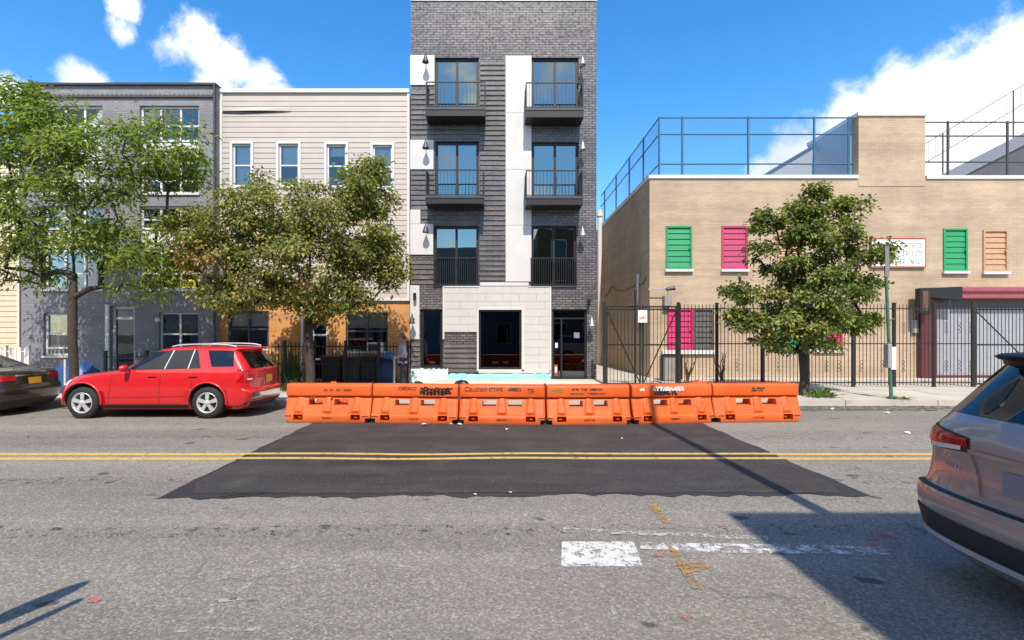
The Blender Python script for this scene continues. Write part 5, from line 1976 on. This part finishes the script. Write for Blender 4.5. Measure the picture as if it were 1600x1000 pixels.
# ------------------------------------------------------------------ trees
def tree(name, label, base, fork_h, lobes, n_tips, leaves_per_tip, clump, leaf, mat, seed, trunk_r=.12, lean=(0, 0), tint=None, droop=0.0, twig=.55):
    r = np.random.default_rng(seed)
    t = thing(name, label, 'tree', 'street trees along the far pavement', (base[0], base[1], .146))
    tot = sum(l[6] for l in lobes)
    tips = []
    for (cx, cy, cz, rx, ry, rz, w) in lobes:
        m = int(n_tips * w / tot)
        d = r.normal(size=(m, 3))
        d /= np.linalg.norm(d, axis=1)[:, None]
        rad = r.uniform(.25, 1.0, m) ** .55
        tips.append(np.array([cx, cy, cz]) + d * rad[:, None] * np.array([rx, ry, rz]))
    tips = np.concatenate(tips)
    nodes = [np.array([lean[0] * s, lean[1] * s, fork_h * s]) + np.array([.03 * math.sin(5 * s), .02 * math.cos(4 * s), 0]) for s in np.linspace(0, 1, 7)]
    par = [-1] + list(range(6))
    # leader continues some way up
    top = np.array([lean[0] * 1.4, lean[1] * 1.4, fork_h + (tips[:, 2].max() - fork_h) * .6])
    for s in np.linspace(.2, 1, 6):
        nodes.append(nodes[6] * (1 - s) + top * s + r.normal(size=3) * .05)
        par.append(len(nodes) - 2)
    order = np.argsort(np.linalg.norm(tips - nodes[6], axis=1))
    tipnode = []
    for k in order:
        p = tips[k]
        N = np.array(nodes[5:])
        dd = np.linalg.norm(N - p, axis=1) + .6 * np.maximum(0, N[:, 2] - p[2] + .15)
        j = int(np.argmin(dd)) + 5
        a = nodes[j]
        L = np.linalg.norm(p - a)
        ns = max(2, int(L / .35))
        prev = j
        for s in range(1, ns + 1):
            q = s / ns
            pt = a + (p - a) * q + np.array([0, 0, .12 * L * math.sin(math.pi * q)]) + r.normal(size=3) * .02 * L * (q < 1)
            nodes.append(pt)
            par.append(prev)
            prev = len(nodes) - 1
        tipnode.append(prev)
    cnt = np.zeros(len(nodes))
    for k in tipnode:
        while k != -1:
            cnt[k] += 1
            k = par[k]
    rad = np.maximum(.006, trunk_r * (cnt / max(1, cnt[0])) ** .48)
    rad[0] *= 1.35
    m = MB()
    kids = {}
    for i, p in enumerate(par):
        kids.setdefault(p, []).append(i)
    # chains
    starts = [(-1, 0)]
    done = set()
    stack = [(None, 0)]
    while stack:
        pr, st = stack.pop()
        chain = ([pr] if pr is not None else []) + [st]
        cur = st
        while cur in kids:
            ch = sorted(kids[cur], key=lambda q: -cnt[q])
            for o_ in ch[1:]:
                stack.append((cur, o_))
            cur = ch[0]
            chain.append(cur)
        rr = [float(min(rad[c], rad[chain[1]] if pr is not None else 9)) for c in chain]
        m.tube([nodes[c] for c in chain], rr, 8 if rr[0] > .04 else 5)
    m.build('trunk', 'bark', t)
    # leaves
    tp = np.array([nodes[k] for k in tipnode])
    extra = np.array([nodes[i] for i in range(13, len(nodes)) if cnt[i] <= 2])
    src = np.concatenate([tp, extra[r.integers(0, len(extra), len(tp) // 2)]])
    n = leaves_per_tip * len(src)
    c = np.repeat(src, leaves_per_tip, axis=0)
    off = r.normal(size=(n, 3)) * np.array([clump, clump, clump * .62])
    off[:, 2] -= droop * np.linalg.norm(off[:, :2], axis=1)
    pos = c + off
    # leaf frames: mostly facing up and out, hanging a little
    up = np.array([0, 0, 1.0])
    out = pos - pos.mean(axis=0)
    out /= np.linalg.norm(out, axis=1)[:, None] + 1e-6
    nrm_ = up * .8 + out * .5 + np.array([0, -.25, 0]) + r.normal(size=(n, 3)) * .6
    nrm_ /= np.linalg.norm(nrm_, axis=1)[:, None]
    ax = off + r.normal(size=(n, 3)) * clump * .8
    ax -= (ax * nrm_).sum(1)[:, None] * nrm_
    ax /= np.linalg.norm(ax, axis=1)[:, None] + 1e-6
    bx = np.cross(nrm_, ax)
    ln = leaf[0] * r.uniform(.65, 1.25, n)[:, None]
    wd = leaf[1] * r.uniform(.7, 1.2, n)[:, None]
    fold = nrm_ * wd * .35
    V = np.empty((n, 4, 3))
    V[:, 0] = pos
    V[:, 1] = pos + ax * ln * .45 + bx * wd * .5 + fold
    V[:, 2] = pos + ax * ln - up * ln * .18
    V[:, 3] = pos + ax * ln * .45 - bx * wd * .5 + fold
    me = bpy.data.meshes.new('crown')
    me.vertices.add(n * 4)
    me.vertices.foreach_set('co', V.reshape(-1))
    me.loops.add(n * 6)
    b0 = np.arange(n) * 4
    li = np.stack([b0, b0 + 1, b0 + 2, b0, b0 + 2, b0 + 3], 1).reshape(-1)
    me.loops.foreach_set('vertex_index', li.astype(np.int32))
    me.polygons.add(n * 2)
    me.polygons.foreach_set('loop_start', np.arange(n * 2, dtype=np.int32) * 3)
    me.polygons.foreach_set('loop_total', np.full(n * 2, 3, dtype=np.int32))
    tv = np.clip(np.repeat(r.uniform(0, .5, len(src)), leaves_per_tip) + r.normal(size=n) * .24 + .16, 0, .91)
    if tint is not None:
        tv = tint(pos, tv, r)
    at = me.attributes.new('tint', 'FLOAT', 'POINT')
    at.data.foreach_set('value', np.repeat(tv, 4).astype(np.float32))
    me.materials.append(MATS[mat])
    me.update(calc_edges=True)
    me.validate()
    o = bpy.data.objects.new('crown', me)
    COL.objects.link(o)
    o.parent = t
    o['kind'] = 'stuff'
    return t


TP = Plan(14.4)


def lobe(u, v, ru, rv, w, bx, dy=0.0, depth=.9):
    s_ = 14.4 / 800
    return (TP.x(u) - bx, dy, TP.z(v) - .146, ru * s_, max(ru, rv) * s_ * depth, rv * s_, w)


b1 = TP.x(113)
tree('street_tree', 'airy bright green tree in front of the grey brick house', (b1, 14.4), 1.95,
     [lobe(60, 200, 85, 55, 3, b1), lobe(-40, 260, 90, 90, 3, b1), lobe(150, 255, 90, 60, 3.2, b1), lobe(255, 215, 60, 45, 1.3, b1), lobe(275, 260, 60, 36, 1.1, b1),
      lobe(90, 330, 110, 60, 3, b1), lobe(20, 400, 80, 50, 1.8, b1), lobe(190, 370, 75, 50, 1.8, b1), lobe(250, 410, 60, 40, 1.1, b1), lobe(35, 150, 40, 22, .6, b1), lobe(215, 450, 50, 22, .5, b1)],
     445, 28, .20, (.18, .062), 'leaf_locust', 21, .115, (.05, 0), droop=.25)
b2_ = TP.x(483)


def pear_tint(pos, tv, r):
    # browned leaves on the left side and in small clusters
    left = np.clip((-1.9 - pos[:, 0]) / .5, 0, 1) * np.clip(1 - np.abs(pos[:, 2] - 3.75) / .55, 0, 1)
    low = np.clip(1 - np.linalg.norm((pos - np.array([.25, -1.0, 3.05])) / np.array([.45, .8, .3]), axis=1), 0, 1)
    return np.where(r.uniform(size=len(tv)) < np.maximum(left, low * 1.3) * .75, r.uniform(.92, 1.0, len(tv)), tv)


tree('street_tree', 'broad olive green tree with some browned leaves before the beige house', (b2_, 14.4), 1.75,
     [lobe(420, 330, 75, 60, 3, b2_), lobe(570, 290, 45, 50, 1.6, b2_), lobe(545, 350, 85, 75, 3.4, b2_), lobe(480, 410, 110, 70, 3.6, b2_), lobe(345, 395, 66, 55, 2.4, b2_),
      lobe(595, 400, 45, 50, 1.4, b2_), lobe(410, 460, 80, 36, 1.5, b2_), lobe(525, 470, 70, 36, 1.3, b2_), lobe(345, 465, 45, 26, .7, b2_), lobe(300, 358, 50, 30, .9, b2_)],
     490, 46, .155, (.112, .078), 'leaf_pear', 31, .13, (.02, 0), tint=pear_tint)
b3_ = TP.x(1256)


def lin_tint(pos, tv, r):
    m = np.clip(1 - np.linalg.norm((pos - np.array([-1.3, -.7, 2.75])) / np.array([.7, .8, .35]), axis=1), 0, 1)
    return np.where(r.uniform(size=len(tv)) < m * .5, r.uniform(.93, 1.0, len(tv)), tv)


tree('street_tree', 'dense dark green conical tree in front of the tan brick building', (b3_, 14.4), 1.35,
     [lobe(1277, 300, 12, 16, .3, b3_), lobe(1262, 330, 34, 24, 1, b3_), lobe(1330, 330, 22, 26, .55, b3_), lobe(1200, 350, 20, 28, .55, b3_), lobe(1275, 375, 70, 26, 2, b3_), lobe(1190, 395, 16, 14, .3, b3_),
      lobe(1350, 395, 42, 18, .9, b3_), lobe(1270, 425, 78, 22, 2, b3_), lobe(1265, 465, 84, 24, 2.2, b3_), lobe(1160, 455, 34, 16, .6, b3_), lobe(1345, 445, 26, 16, .5, b3_),
      lobe(1250, 505, 92, 22, 2.2, b3_), lobe(1240, 532, 74, 14, 1.1, b3_), lobe(1160, 500, 26, 18, .5, b3_), lobe(1335, 500, 34, 14, .6, b3_)],
     330, 46, .115, (.118, .082), 'leaf_linden', 41, .13, (.0, 0), tint=lin_tint, droop=.15)


# ------------------------------------------------------------------ small plants
def weed(name, label, cat, x, y, z, h, w, n, seed, mat='leaf_weed'):
    r = np.random.default_rng(seed)
    vs, fs, tn = [], [], []
    for k in range(n):
        a = r.uniform(0, 2 * math.pi)
        rr = w * math.sqrt(r.uniform())
        bx_, by_ = x + rr * math.cos(a), y + rr * math.sin(a) * .7
        hh = h * r.uniform(.3, 1) * (1.1 - .6 * rr / w)
        lx, ly = r.normal() * .09, r.normal() * .09
        wd = r.uniform(.015, .04)
        o_ = len(vs)
        bz = z + r.uniform(0, .55) * hh
        vs += [(bx_ - wd, by_, bz), (bx_ + wd, by_, bz), (bx_ + lx + wd * .6, by_ + ly, bz + hh * .5), (bx_ + lx * 1.8, by_ + ly * 1.8, bz + hh * .62), (bx_ + lx - wd * .6, by_ + ly, bz + hh * .5)]
        fs.append((o_, o_ + 1, o_ + 2, o_ + 3, o_ + 4))
        tn += [r.uniform()] * 5
    mb_ = MB().add(vs, fs)
    o = mb_.build(name, mat)
    at = o.data.attributes.new('tint', 'FLOAT', 'POINT')
    at.data.foreach_set('value', np.array(tn, dtype=np.float32))
    return tag(o, label, cat)


gx, gy = ground(1266, 624, .146)
weed('weed', 'tuft of green weeds at the foot of the conical tree by the last barrier', 'weed', TP.x(1266), 13.9, .15, .34, .42, 110, 3)
weed('weed', 'small tuft of grass at the base of the green pole', 'weed', 10.55, 13.55, .15, .1, .28, 50, 4)
weed('shrub', 'green leafy shrub behind the garden fence near the red car', 'shrub', G.x(447), 17.1, .15, 1.5, .3, 260, 5)
weed('weed', 'green weeds at the foot of the broad olive tree', 'weed', G.x(478), 15.4, .15, .5, .3, 70, 6)
weed('hedge', 'low dark hedge along the railing of the grey brick house', 'hedge', G.x(265), 17.2, .15, 1.0, 1.5, 700, 8, 'leaf_linden')


def bare_shrub(label, x, y, seed, h):
    r = random.Random(seed)
    m = MB()
    for k in range(6):
        a = r.uniform(-.5, .5)
        pts = [(x + r.uniform(-.05, .05), y, .14)]
        for s in range(1, 6):
            pts.append((x + a * s * .16 + r.uniform(-.05, .05), y + r.uniform(-.05, .05), .14 + h * s / 5))
        m.tube(pts, [.035 * (1 - .15 * s) for s in range(6)], 5)
    return tag(m.build('bare_shrub', 'dry_wood'), label, 'shrub')


bare_shrub('bare brown stems behind the fence below the dark shutter', F.x(1105), 18.4, 2, .95)
bare_shrub('bare brown stems behind the fence left of the conical tree trunk', F.x(1170), 18.6, 5, 1.05)
cab = thing('utility_cabinet', 'low metal cabinet in a dark frame behind the double gate', 'cabinet')
V = Plan(18.6)
MB().box(V.x(1037), V.x(1062), 18.6, 19.1, .16, V.z(557)).build('housing', 'old_concrete', cab)
for a, b, c, d in ((1033, 1036.6, 554, 593), (1062.4, 1066, 554, 593), (1036.8, 1062.2, 553, 556.6)):
    MB().box(V.x(a), V.x(b), 18.56, 18.66, max(.16, V.z(d)), V.z(c)).build('frame', 'iron', cab)

# ------------------------------------------------------------------ green street pole on the right pavement
gp = thing('sign_pole', 'slightly leaning green sign pole with a small box on the right pavement', 'pole', None, (10.40, 13.62, .146))
H = Plan(13.62)
topz = H.z(415) - .146
MB().bar((.03, 0, 0), (-.12, 0, topz), .045, .036, 10).build('pole', 'green_steel', gp)
MB().bar((0, 0, 0), (0, 0, .06), .08, .06, 10).build('base', 'dark_metal', gp)
zb = H.z(556) - .146
MB().box(-.14, -.03, -.12, .06, zb - .32, zb + .32).build('meter_box', 'grey_metal', gp, bevel=.015)
MB().box(-.02, .11, -.065, -.05, zb - .36, zb + .24).build('sticker', 'sign_white', gp)
sp_ = MB().box(-.17, -.06, -.05, -.044, topz - .3, topz + .5).build('sign_plate', 'plate_grey', gp)

# ------------------------------------------------------------------ bins and odds by the garden fence
def bin_(label, x, y, mat, w=.5, h=1.0, lid='plastic_black'):
    b = thing('wheeled_bin', label, 'bin', 'wheeled bins behind the garden fence', (x, y, .148))
    m = MB()
    z0, z1 = .06, h * .92
    vs = [(-w * .42, -w * .42, z0), (w * .42, -w * .42, z0), (w * .42, w * .42, z0), (-w * .42, w * .42, z0), (-w * .5, -w * .52, z1), (w * .5, -w * .52, z1), (w * .5, w * .52, z1), (-w * .5, w * .52, z1)]
    m.add(vs, [(0, 3, 2, 1), (4, 5, 6, 7), (0, 1, 5, 4), (1, 2, 6, 5), (2, 3, 7, 6), (3, 0, 4, 7)])
    m.build('body', mat, b, bevel=.02)
    MB().prism([(-w * .56, z1 + .003), (w * .56, z1 + .003), (w * .56, z1 + .04), (w * .3, z1 + .09), (-w * .56, z1 + .05)], -w * .53, w * .53, axis='x').build('lid', lid, b)
    for sx in (-1, 1):
        MB().lathe([(.001, -.03), (.09, -.03), (.1, 0), (.09, .03), (.001, .03)], 'x', (sx * w * .45, w * .45, .1), 14).build('wheel', 'rubber', b)
    MB().bar((-w * .4, w * .58, z1 - .02), (w * .4, w * .58, z1 - .02), .018).build('handle', lid, b)
    return b


J = Plan(17.2)
bin_('black wheeled bin behind the garden fence, nearest the tree trunk', J.x(520), 17.2, 'plastic_black', .62, 1.0)
bin_('dark grey wheeled bin in the middle of the row behind the garden fence', J.x(551), 17.25, 'dark_metal', .58, .95)
bin_('black wheeled bin third from the tree trunk behind the garden fence', J.x(578), 17.2, 'plastic_black', .55, 1.0)
bin_('blue recycling bin at the right end of the row by the person', J.x(606), 17.15, 'blue_plastic', .5, .85)
o = heap('tarp', J.x(608), 17.15, 1.02, .26, .2, .22, 'teal_tarp', 9)
tag(o, 'crumpled teal plastic bag on top of the blue recycling bin', 'bag')
o = MB().bar((G.x(618), 16.5, .14), (G.x(618), 16.5, G.z(556)), .03).build('post', 'white_trim')
tag(o, 'short white post between the blue bin and the person', 'post')
o = heap('tarp', TP.x(80), 15.2, .15, .8, .4, .85, 'blue_plastic', 12)
tag(o, 'dark blue tarpaulin heap beside the airy tree behind the sedan', 'tarp')
o = MB().bar((TP.x(97), 14.5, .14), (TP.x(97), 14.5, TP.z(562)), .03).build('post', 'white_trim')
tag(o, 'short white post beside the blue tarpaulin heap', 'post')

# protective film along the foot of the dark building
def film(label, u0, u1, v0, v1, mat, y, seed):
    r = random.Random(seed)
    K = Plan(y)
    n = 26
    vs, fs = [], []
    for j in range(5):
        for i in range(n + 1):
            t = i / n
            zz = K.z(v1) + (K.z(v0) - K.z(v1)) * j / 4 + r.uniform(-.03, .03) * (1 if j in (0, 4) else .4)
            vs.append((K.x(u0) + (K.x(u1) - K.x(u0)) * t, y + r.uniform(-.03, .03) - .1 * (1 - j / 4), max(.155, zz)))
    for j in range(4):
        for i in range(n):
            fs.append((j * (n + 1) + i, j * (n + 1) + i + 1, (j + 1) * (n + 1) + i + 1, (j + 1) * (n + 1) + i))
    o = MB().add(vs, fs, 0, True).build('plastic_film', mat)
    return tag(o, label, 'plastic sheet')


film('turquoise plastic sheet at the foot of the dark building below its side door', 642, 700, 576, 600, 'pale_film', 18.02, 3)
film('turquoise plastic strip along the foot of the white shop surround', 700, 860, 584, 600, 'teal_film', 18.05, 4)
o = heap('rubbish_bag', Plan(16.2).x(654), 16.2, .15, .2, .16, .2, 'black_bag', 21)
tag(o, 'small black rubbish bag behind the second barrier', 'bag')
o = heap('rubbish_bag', Plan(16.2).x(722), 16.2, .26, .22, .16, .13, 'black_bag', 23)
tag(o, 'small black rubbish bag on the concrete apron behind the third barrier', 'bag')

# ------------------------------------------------------------------ litter by the barriers
def litter(label, u, v, s, seed, mat='paper', cat='litter', z=0.01):
    x, y = ground(u, v)
    r = random.Random(seed)
    pts = [(x + s * 1.4 * r.uniform(-1, 1), y + s * r.uniform(-1, 1), z + s * r.uniform(0, .8)) for _ in range(10)]
    bm = bmesh.new()
    for p in pts:
        bm.verts.new(p)
    bmesh.ops.convex_hull(bm, input=bm.verts)
    me = bpy.data.meshes.new('litter')
    bm.to_mesh(me)
    bm.free()
    me.materials.append(MATS[mat])
    o = bpy.data.objects.new('paper_litter', me)
    COL.objects.link(o)
    return tag(o, label, cat, 'scraps of litter along the barriers')


for k, (u, v, s, lab) in enumerate(((662, 665, .06, 'pale paper scrap in front of the barrier with the black tag'), (705, 664, .03, 'tiny pale scrap at the left of the joint below the handwritten barrier'), (718, 665, .05, 'pale scrap at the joint below the handwritten barrier'),
                                     (792, 672, .025, 'tiny white scrap on the dark patch below the handwritten barrier'), (1384, 646, .05, 'white scrap on the road between the last barrier and the taupe SUV'), (1300, 640, .05, 'white scrap beside the last barrier'),
                                     (1418, 678, .05, 'white scrap on the grey road beside the yellow line at the right'), (742, 774, .02, 'tiny white chip at the front edge of the dark patch left of its middle'), (797, 771, .02, 'tiny white chip at the front edge of the dark patch near its middle'),
                                     (972, 686, .022, 'tiny white chip on the dark patch left of the pole shadow'))):
    litter(lab, u, v, s, 90 + k)

# ------------------------------------------------------------------ person by the garden fence (profile, facing left)
def skin_body(name, verts, edges, radii, mat, parent, sub=2):
    me = bpy.data.meshes.new(name)
    me.from_pydata(verts, edges, [])
    o = bpy.data.objects.new(name, me)
    COL.objects.link(o)
    o.parent = parent
    md = o.modifiers.new('skin', 'SKIN')
    md.use_smooth_shade = True
    for i, rr in enumerate(radii):
        rr = rr if isinstance(rr, tuple) else (rr, rr)
        me.skin_vertices[0].data[i].radius = rr
    me.skin_vertices[0].data[0].use_root = True
    s_ = o.modifiers.new('sub', 'SUBSURF')
    s_.levels = s_.render_levels = sub
    me.materials.append(MATS[mat])
    return o


per = thing('person', 'person in lavender top and dark cap standing by the garden fence, facing left', 'person', None, (Plan(16.1).x(629), 16.1, .15), R(18))
# local: facing -x; y across the body
vb = [(0, 0, .93), (.0, 0, 1.08), (-.01, 0, 1.25), (.0, 0, 1.38), (.0, 0, 1.46), (-.015, 0, 1.56),
      (0, -.17, 1.39), (.03, -.21, 1.14), (-.16, -.19, 1.02), (-.22, -.18, .99),
      (0, .17, 1.39), (.02, .21, 1.14), (-.14, .2, 1.0), (-.20, .19, .97),
      (.0, -.09, .88), (-.03, -.1, .48), (.03, -.1, .08), (-.10, -.1, .035),
      (.0, .09, .88), (.05, .1, .48), (.10, .1, .08), (-.02, .1, .035)]
eb = [(0, 1), (1, 2), (2, 3), (3, 4), (4, 5), (3, 6), (6, 7), (7, 8), (8, 9), (3, 10), (10, 11), (11, 12), (12, 13), (0, 14), (14, 15), (15, 16), (16, 17), (0, 18), (18, 19), (19, 20), (20, 21)]
rb_ = [(.12, .15), (.11, .14), (.12, .16), (.10, .14), .055, .06, .06, .045, .036, .03, .06, .045, .036, .03, .085, .06, .045, .04, .085, .06, .045, .04]
bodyp = skin_body('body', vb, eb, rb_, 'skin', per)
hd = MB().lathe([(.001, 1.70), (.05, 1.692), (.08, 1.66), (.092, 1.61), (.088, 1.565), (.07, 1.52), (.045, 1.485), (.001, 1.475)], 'z', (-.02, 0, 0), 18)
hd.v = [((x + .02) * 1.18 - .02 - (.012 if z < 1.53 else 0), y * .86, z) for x, y, z in hd.v]
hd.add([(-.122, -.012, 1.575), (-.122, .012, 1.575), (-.15, 0, 1.565), (-.125, 0, 1.605)], [(0, 1, 2), (0, 2, 3), (1, 3, 2)], 0, True)
hd.build('head', 'skin', per)
for sy in (-1, 1):
    MB().lathe([(.001, sy * .012), (.022, sy * .008), (.026, 0), (.001, -sy * .004)], 'y', (.0, sy * .08, 1.585), 10).build('ear', 'skin', per)
    MB().bar((-.113, sy * .03, 1.597), (-.118, sy * .03, 1.597), .009).build('eye', 'ink', per)
MB().box(-.121, -.116, -.022, .022, 1.532, 1.538).build('mouth', 'stencil_brown', per)
hr = MB().lathe([(.001, 1.715), (.055, 1.706), (.09, 1.67), (.1, 1.62), (.095, 1.57), (.06, 1.53)], 'z', (.005, 0, 0), 16)
hr.v = [(x if x > -.03 or z > 1.64 else -.03, y * .95, z) for x, y, z in hr.v]
hr.build('hair', 'hair_dark', per)
cp = MB().lathe([(.001, 1.735), (.06, 1.728), (.098, 1.69), (.108, 1.635)], 'z', (-.005, 0, 0), 16)
cp.add([(-.09, -.07, 1.638), (-.09, .07, 1.638), (-.19, .05, 1.628), (-.19, -.05, 1.628), (-.09, -.07, 1.65), (-.09, .07, 1.65), (-.19, .05, 1.636), (-.19, -.05, 1.636)], [(0, 1, 2, 3), (4, 7, 6, 5), (3, 2, 6, 7), (0, 3, 7, 4), (1, 5, 6, 2)])
cp.build('cap', 'cap_grey', per)
sv = [(0, 0, .96), (0, 0, 1.1), (-.01, 0, 1.25), (0, 0, 1.38), (0, 0, 1.44), (0, -.17, 1.385), (.03, -.21, 1.16), (-.02, -.205, 1.11), (0, .17, 1.385), (.02, .21, 1.16), (-.02, .205, 1.11), (0, 0, .88)]
skin_body('shirt', sv, [(0, 1), (1, 2), (2, 3), (3, 4), (3, 5), (5, 6), (6, 7), (3, 8), (8, 9), (9, 10), (0, 11)], [(.14, .175), (.13, .165), (.14, .18), (.12, .16), .07, .08, .065, .06, .08, .065, .06, (.14, .17)], 'shirt_lavender', per)
tv_ = [(0, 0, .92), (0, -.09, .86), (-.03, -.1, .48), (.03, -.1, .10), (0, .09, .86), (.05, .1, .48), (.10, .1, .10)]
skin_body('trousers', tv_, [(0, 1), (1, 2), (2, 3), (0, 4), (4, 5), (5, 6)], [(.13, .16), .1, .075, .065, .1, .075, .065], 'trousers_dark', per)
for dx, sy, hx, hz, py in ((0, -1, -.22, .985, -.18), (0, 1, -.20, .965, .19)):
    m = MB()
    m.bar((hx + .02, py, hz + .005), (hx - .05, py, hz - .03), .035, .03, 8)
    for k in range(4):
        yy = py - .027 + .018 * k
        L = (.055, .065, .06, .048)[k]
        m.tube([(hx - .045, yy, hz - .03), (hx - .045 - L * .6, yy, hz - .055), (hx - .045 - L * .7, yy, hz - .055 - L * .5)], [.01, .009, .007], 6)
    m.tube([(hx - .0, py - sy * .03, hz), (hx - .03, py - sy * .05, hz - .03), (hx - .06, py - sy * .045, hz - .055)], [.012, .01, .008], 6)
    m.build('hand', 'skin', per)

# ------------------------------------------------------------------ near-side utility pole, and leaning posts added out of view to cast the corner shadow
up = thing('utility_pole', 'wooden utility pole on the near pavement', 'pole', None, (3.60, 1.55, .146))
MB().bar((0, 0, 0), (.26, 0, 12.4), .105, .075, 12).build('pole', 'wood_pole', up)
for k, (tip, w, L, ht, lab) in enumerate((((148, 908), .085, .5, None, 'tall leaning oval plate on a post, added out of view to cast the corner shadow'), ((140, 935), .035, .35, None, 'slim leaning pointed post, added out of view to cast the second shadow prong'))):
    sx, sy = ground(*tip)
    y0 = 1.72
    ht = (sy - y0) * TAN_EL
    x0_ = sx - SUN_DX * (sy - y0)
    lean = R(17)
    ht = ht / math.cos(lean)
    ps = thing('shadow_post', lab, 'sign', None, (x0_ - math.sin(lean) * ht, y0, .146))
    ps.rotation_euler = (0, lean, 0)
    MB().bar((0, 0, 0), (0, 0, ht - .2), .032, n=8).build('post', 'galvanised', ps)
    MB().prism([(w * math.cos(t), ht - .146 - L + L * math.sin(t)) for t in [2 * math.pi * q / 24 for q in range(24)]], -.006, .006).build('plate', 'sign_white', ps)

# ------------------------------------------------------------------ each thing's empty sits at the thing's base
bpy.context.view_layer.update()
for o in list(bpy.data.objects):
    if o.type != 'EMPTY' or o.parent is not None or o.location.length > 1e-6 or not o.children:
        continue
    lo, hi = Vector((1e9,) * 3), Vector((-1e9,) * 3)
    for ch in o.children:
        if ch.type == 'MESH':
            for c in ch.bound_box:
                w = ch.matrix_world @ Vector(c)
                lo = Vector(map(min, lo, w))
                hi = Vector(map(max, hi, w))
    base = Vector(((lo.x + hi.x) / 2, (lo.y + hi.y) / 2, lo.z))
    o.location = base
    for ch in o.children:
        ch.location = ch.location - base
bpy.context.view_layer.update()
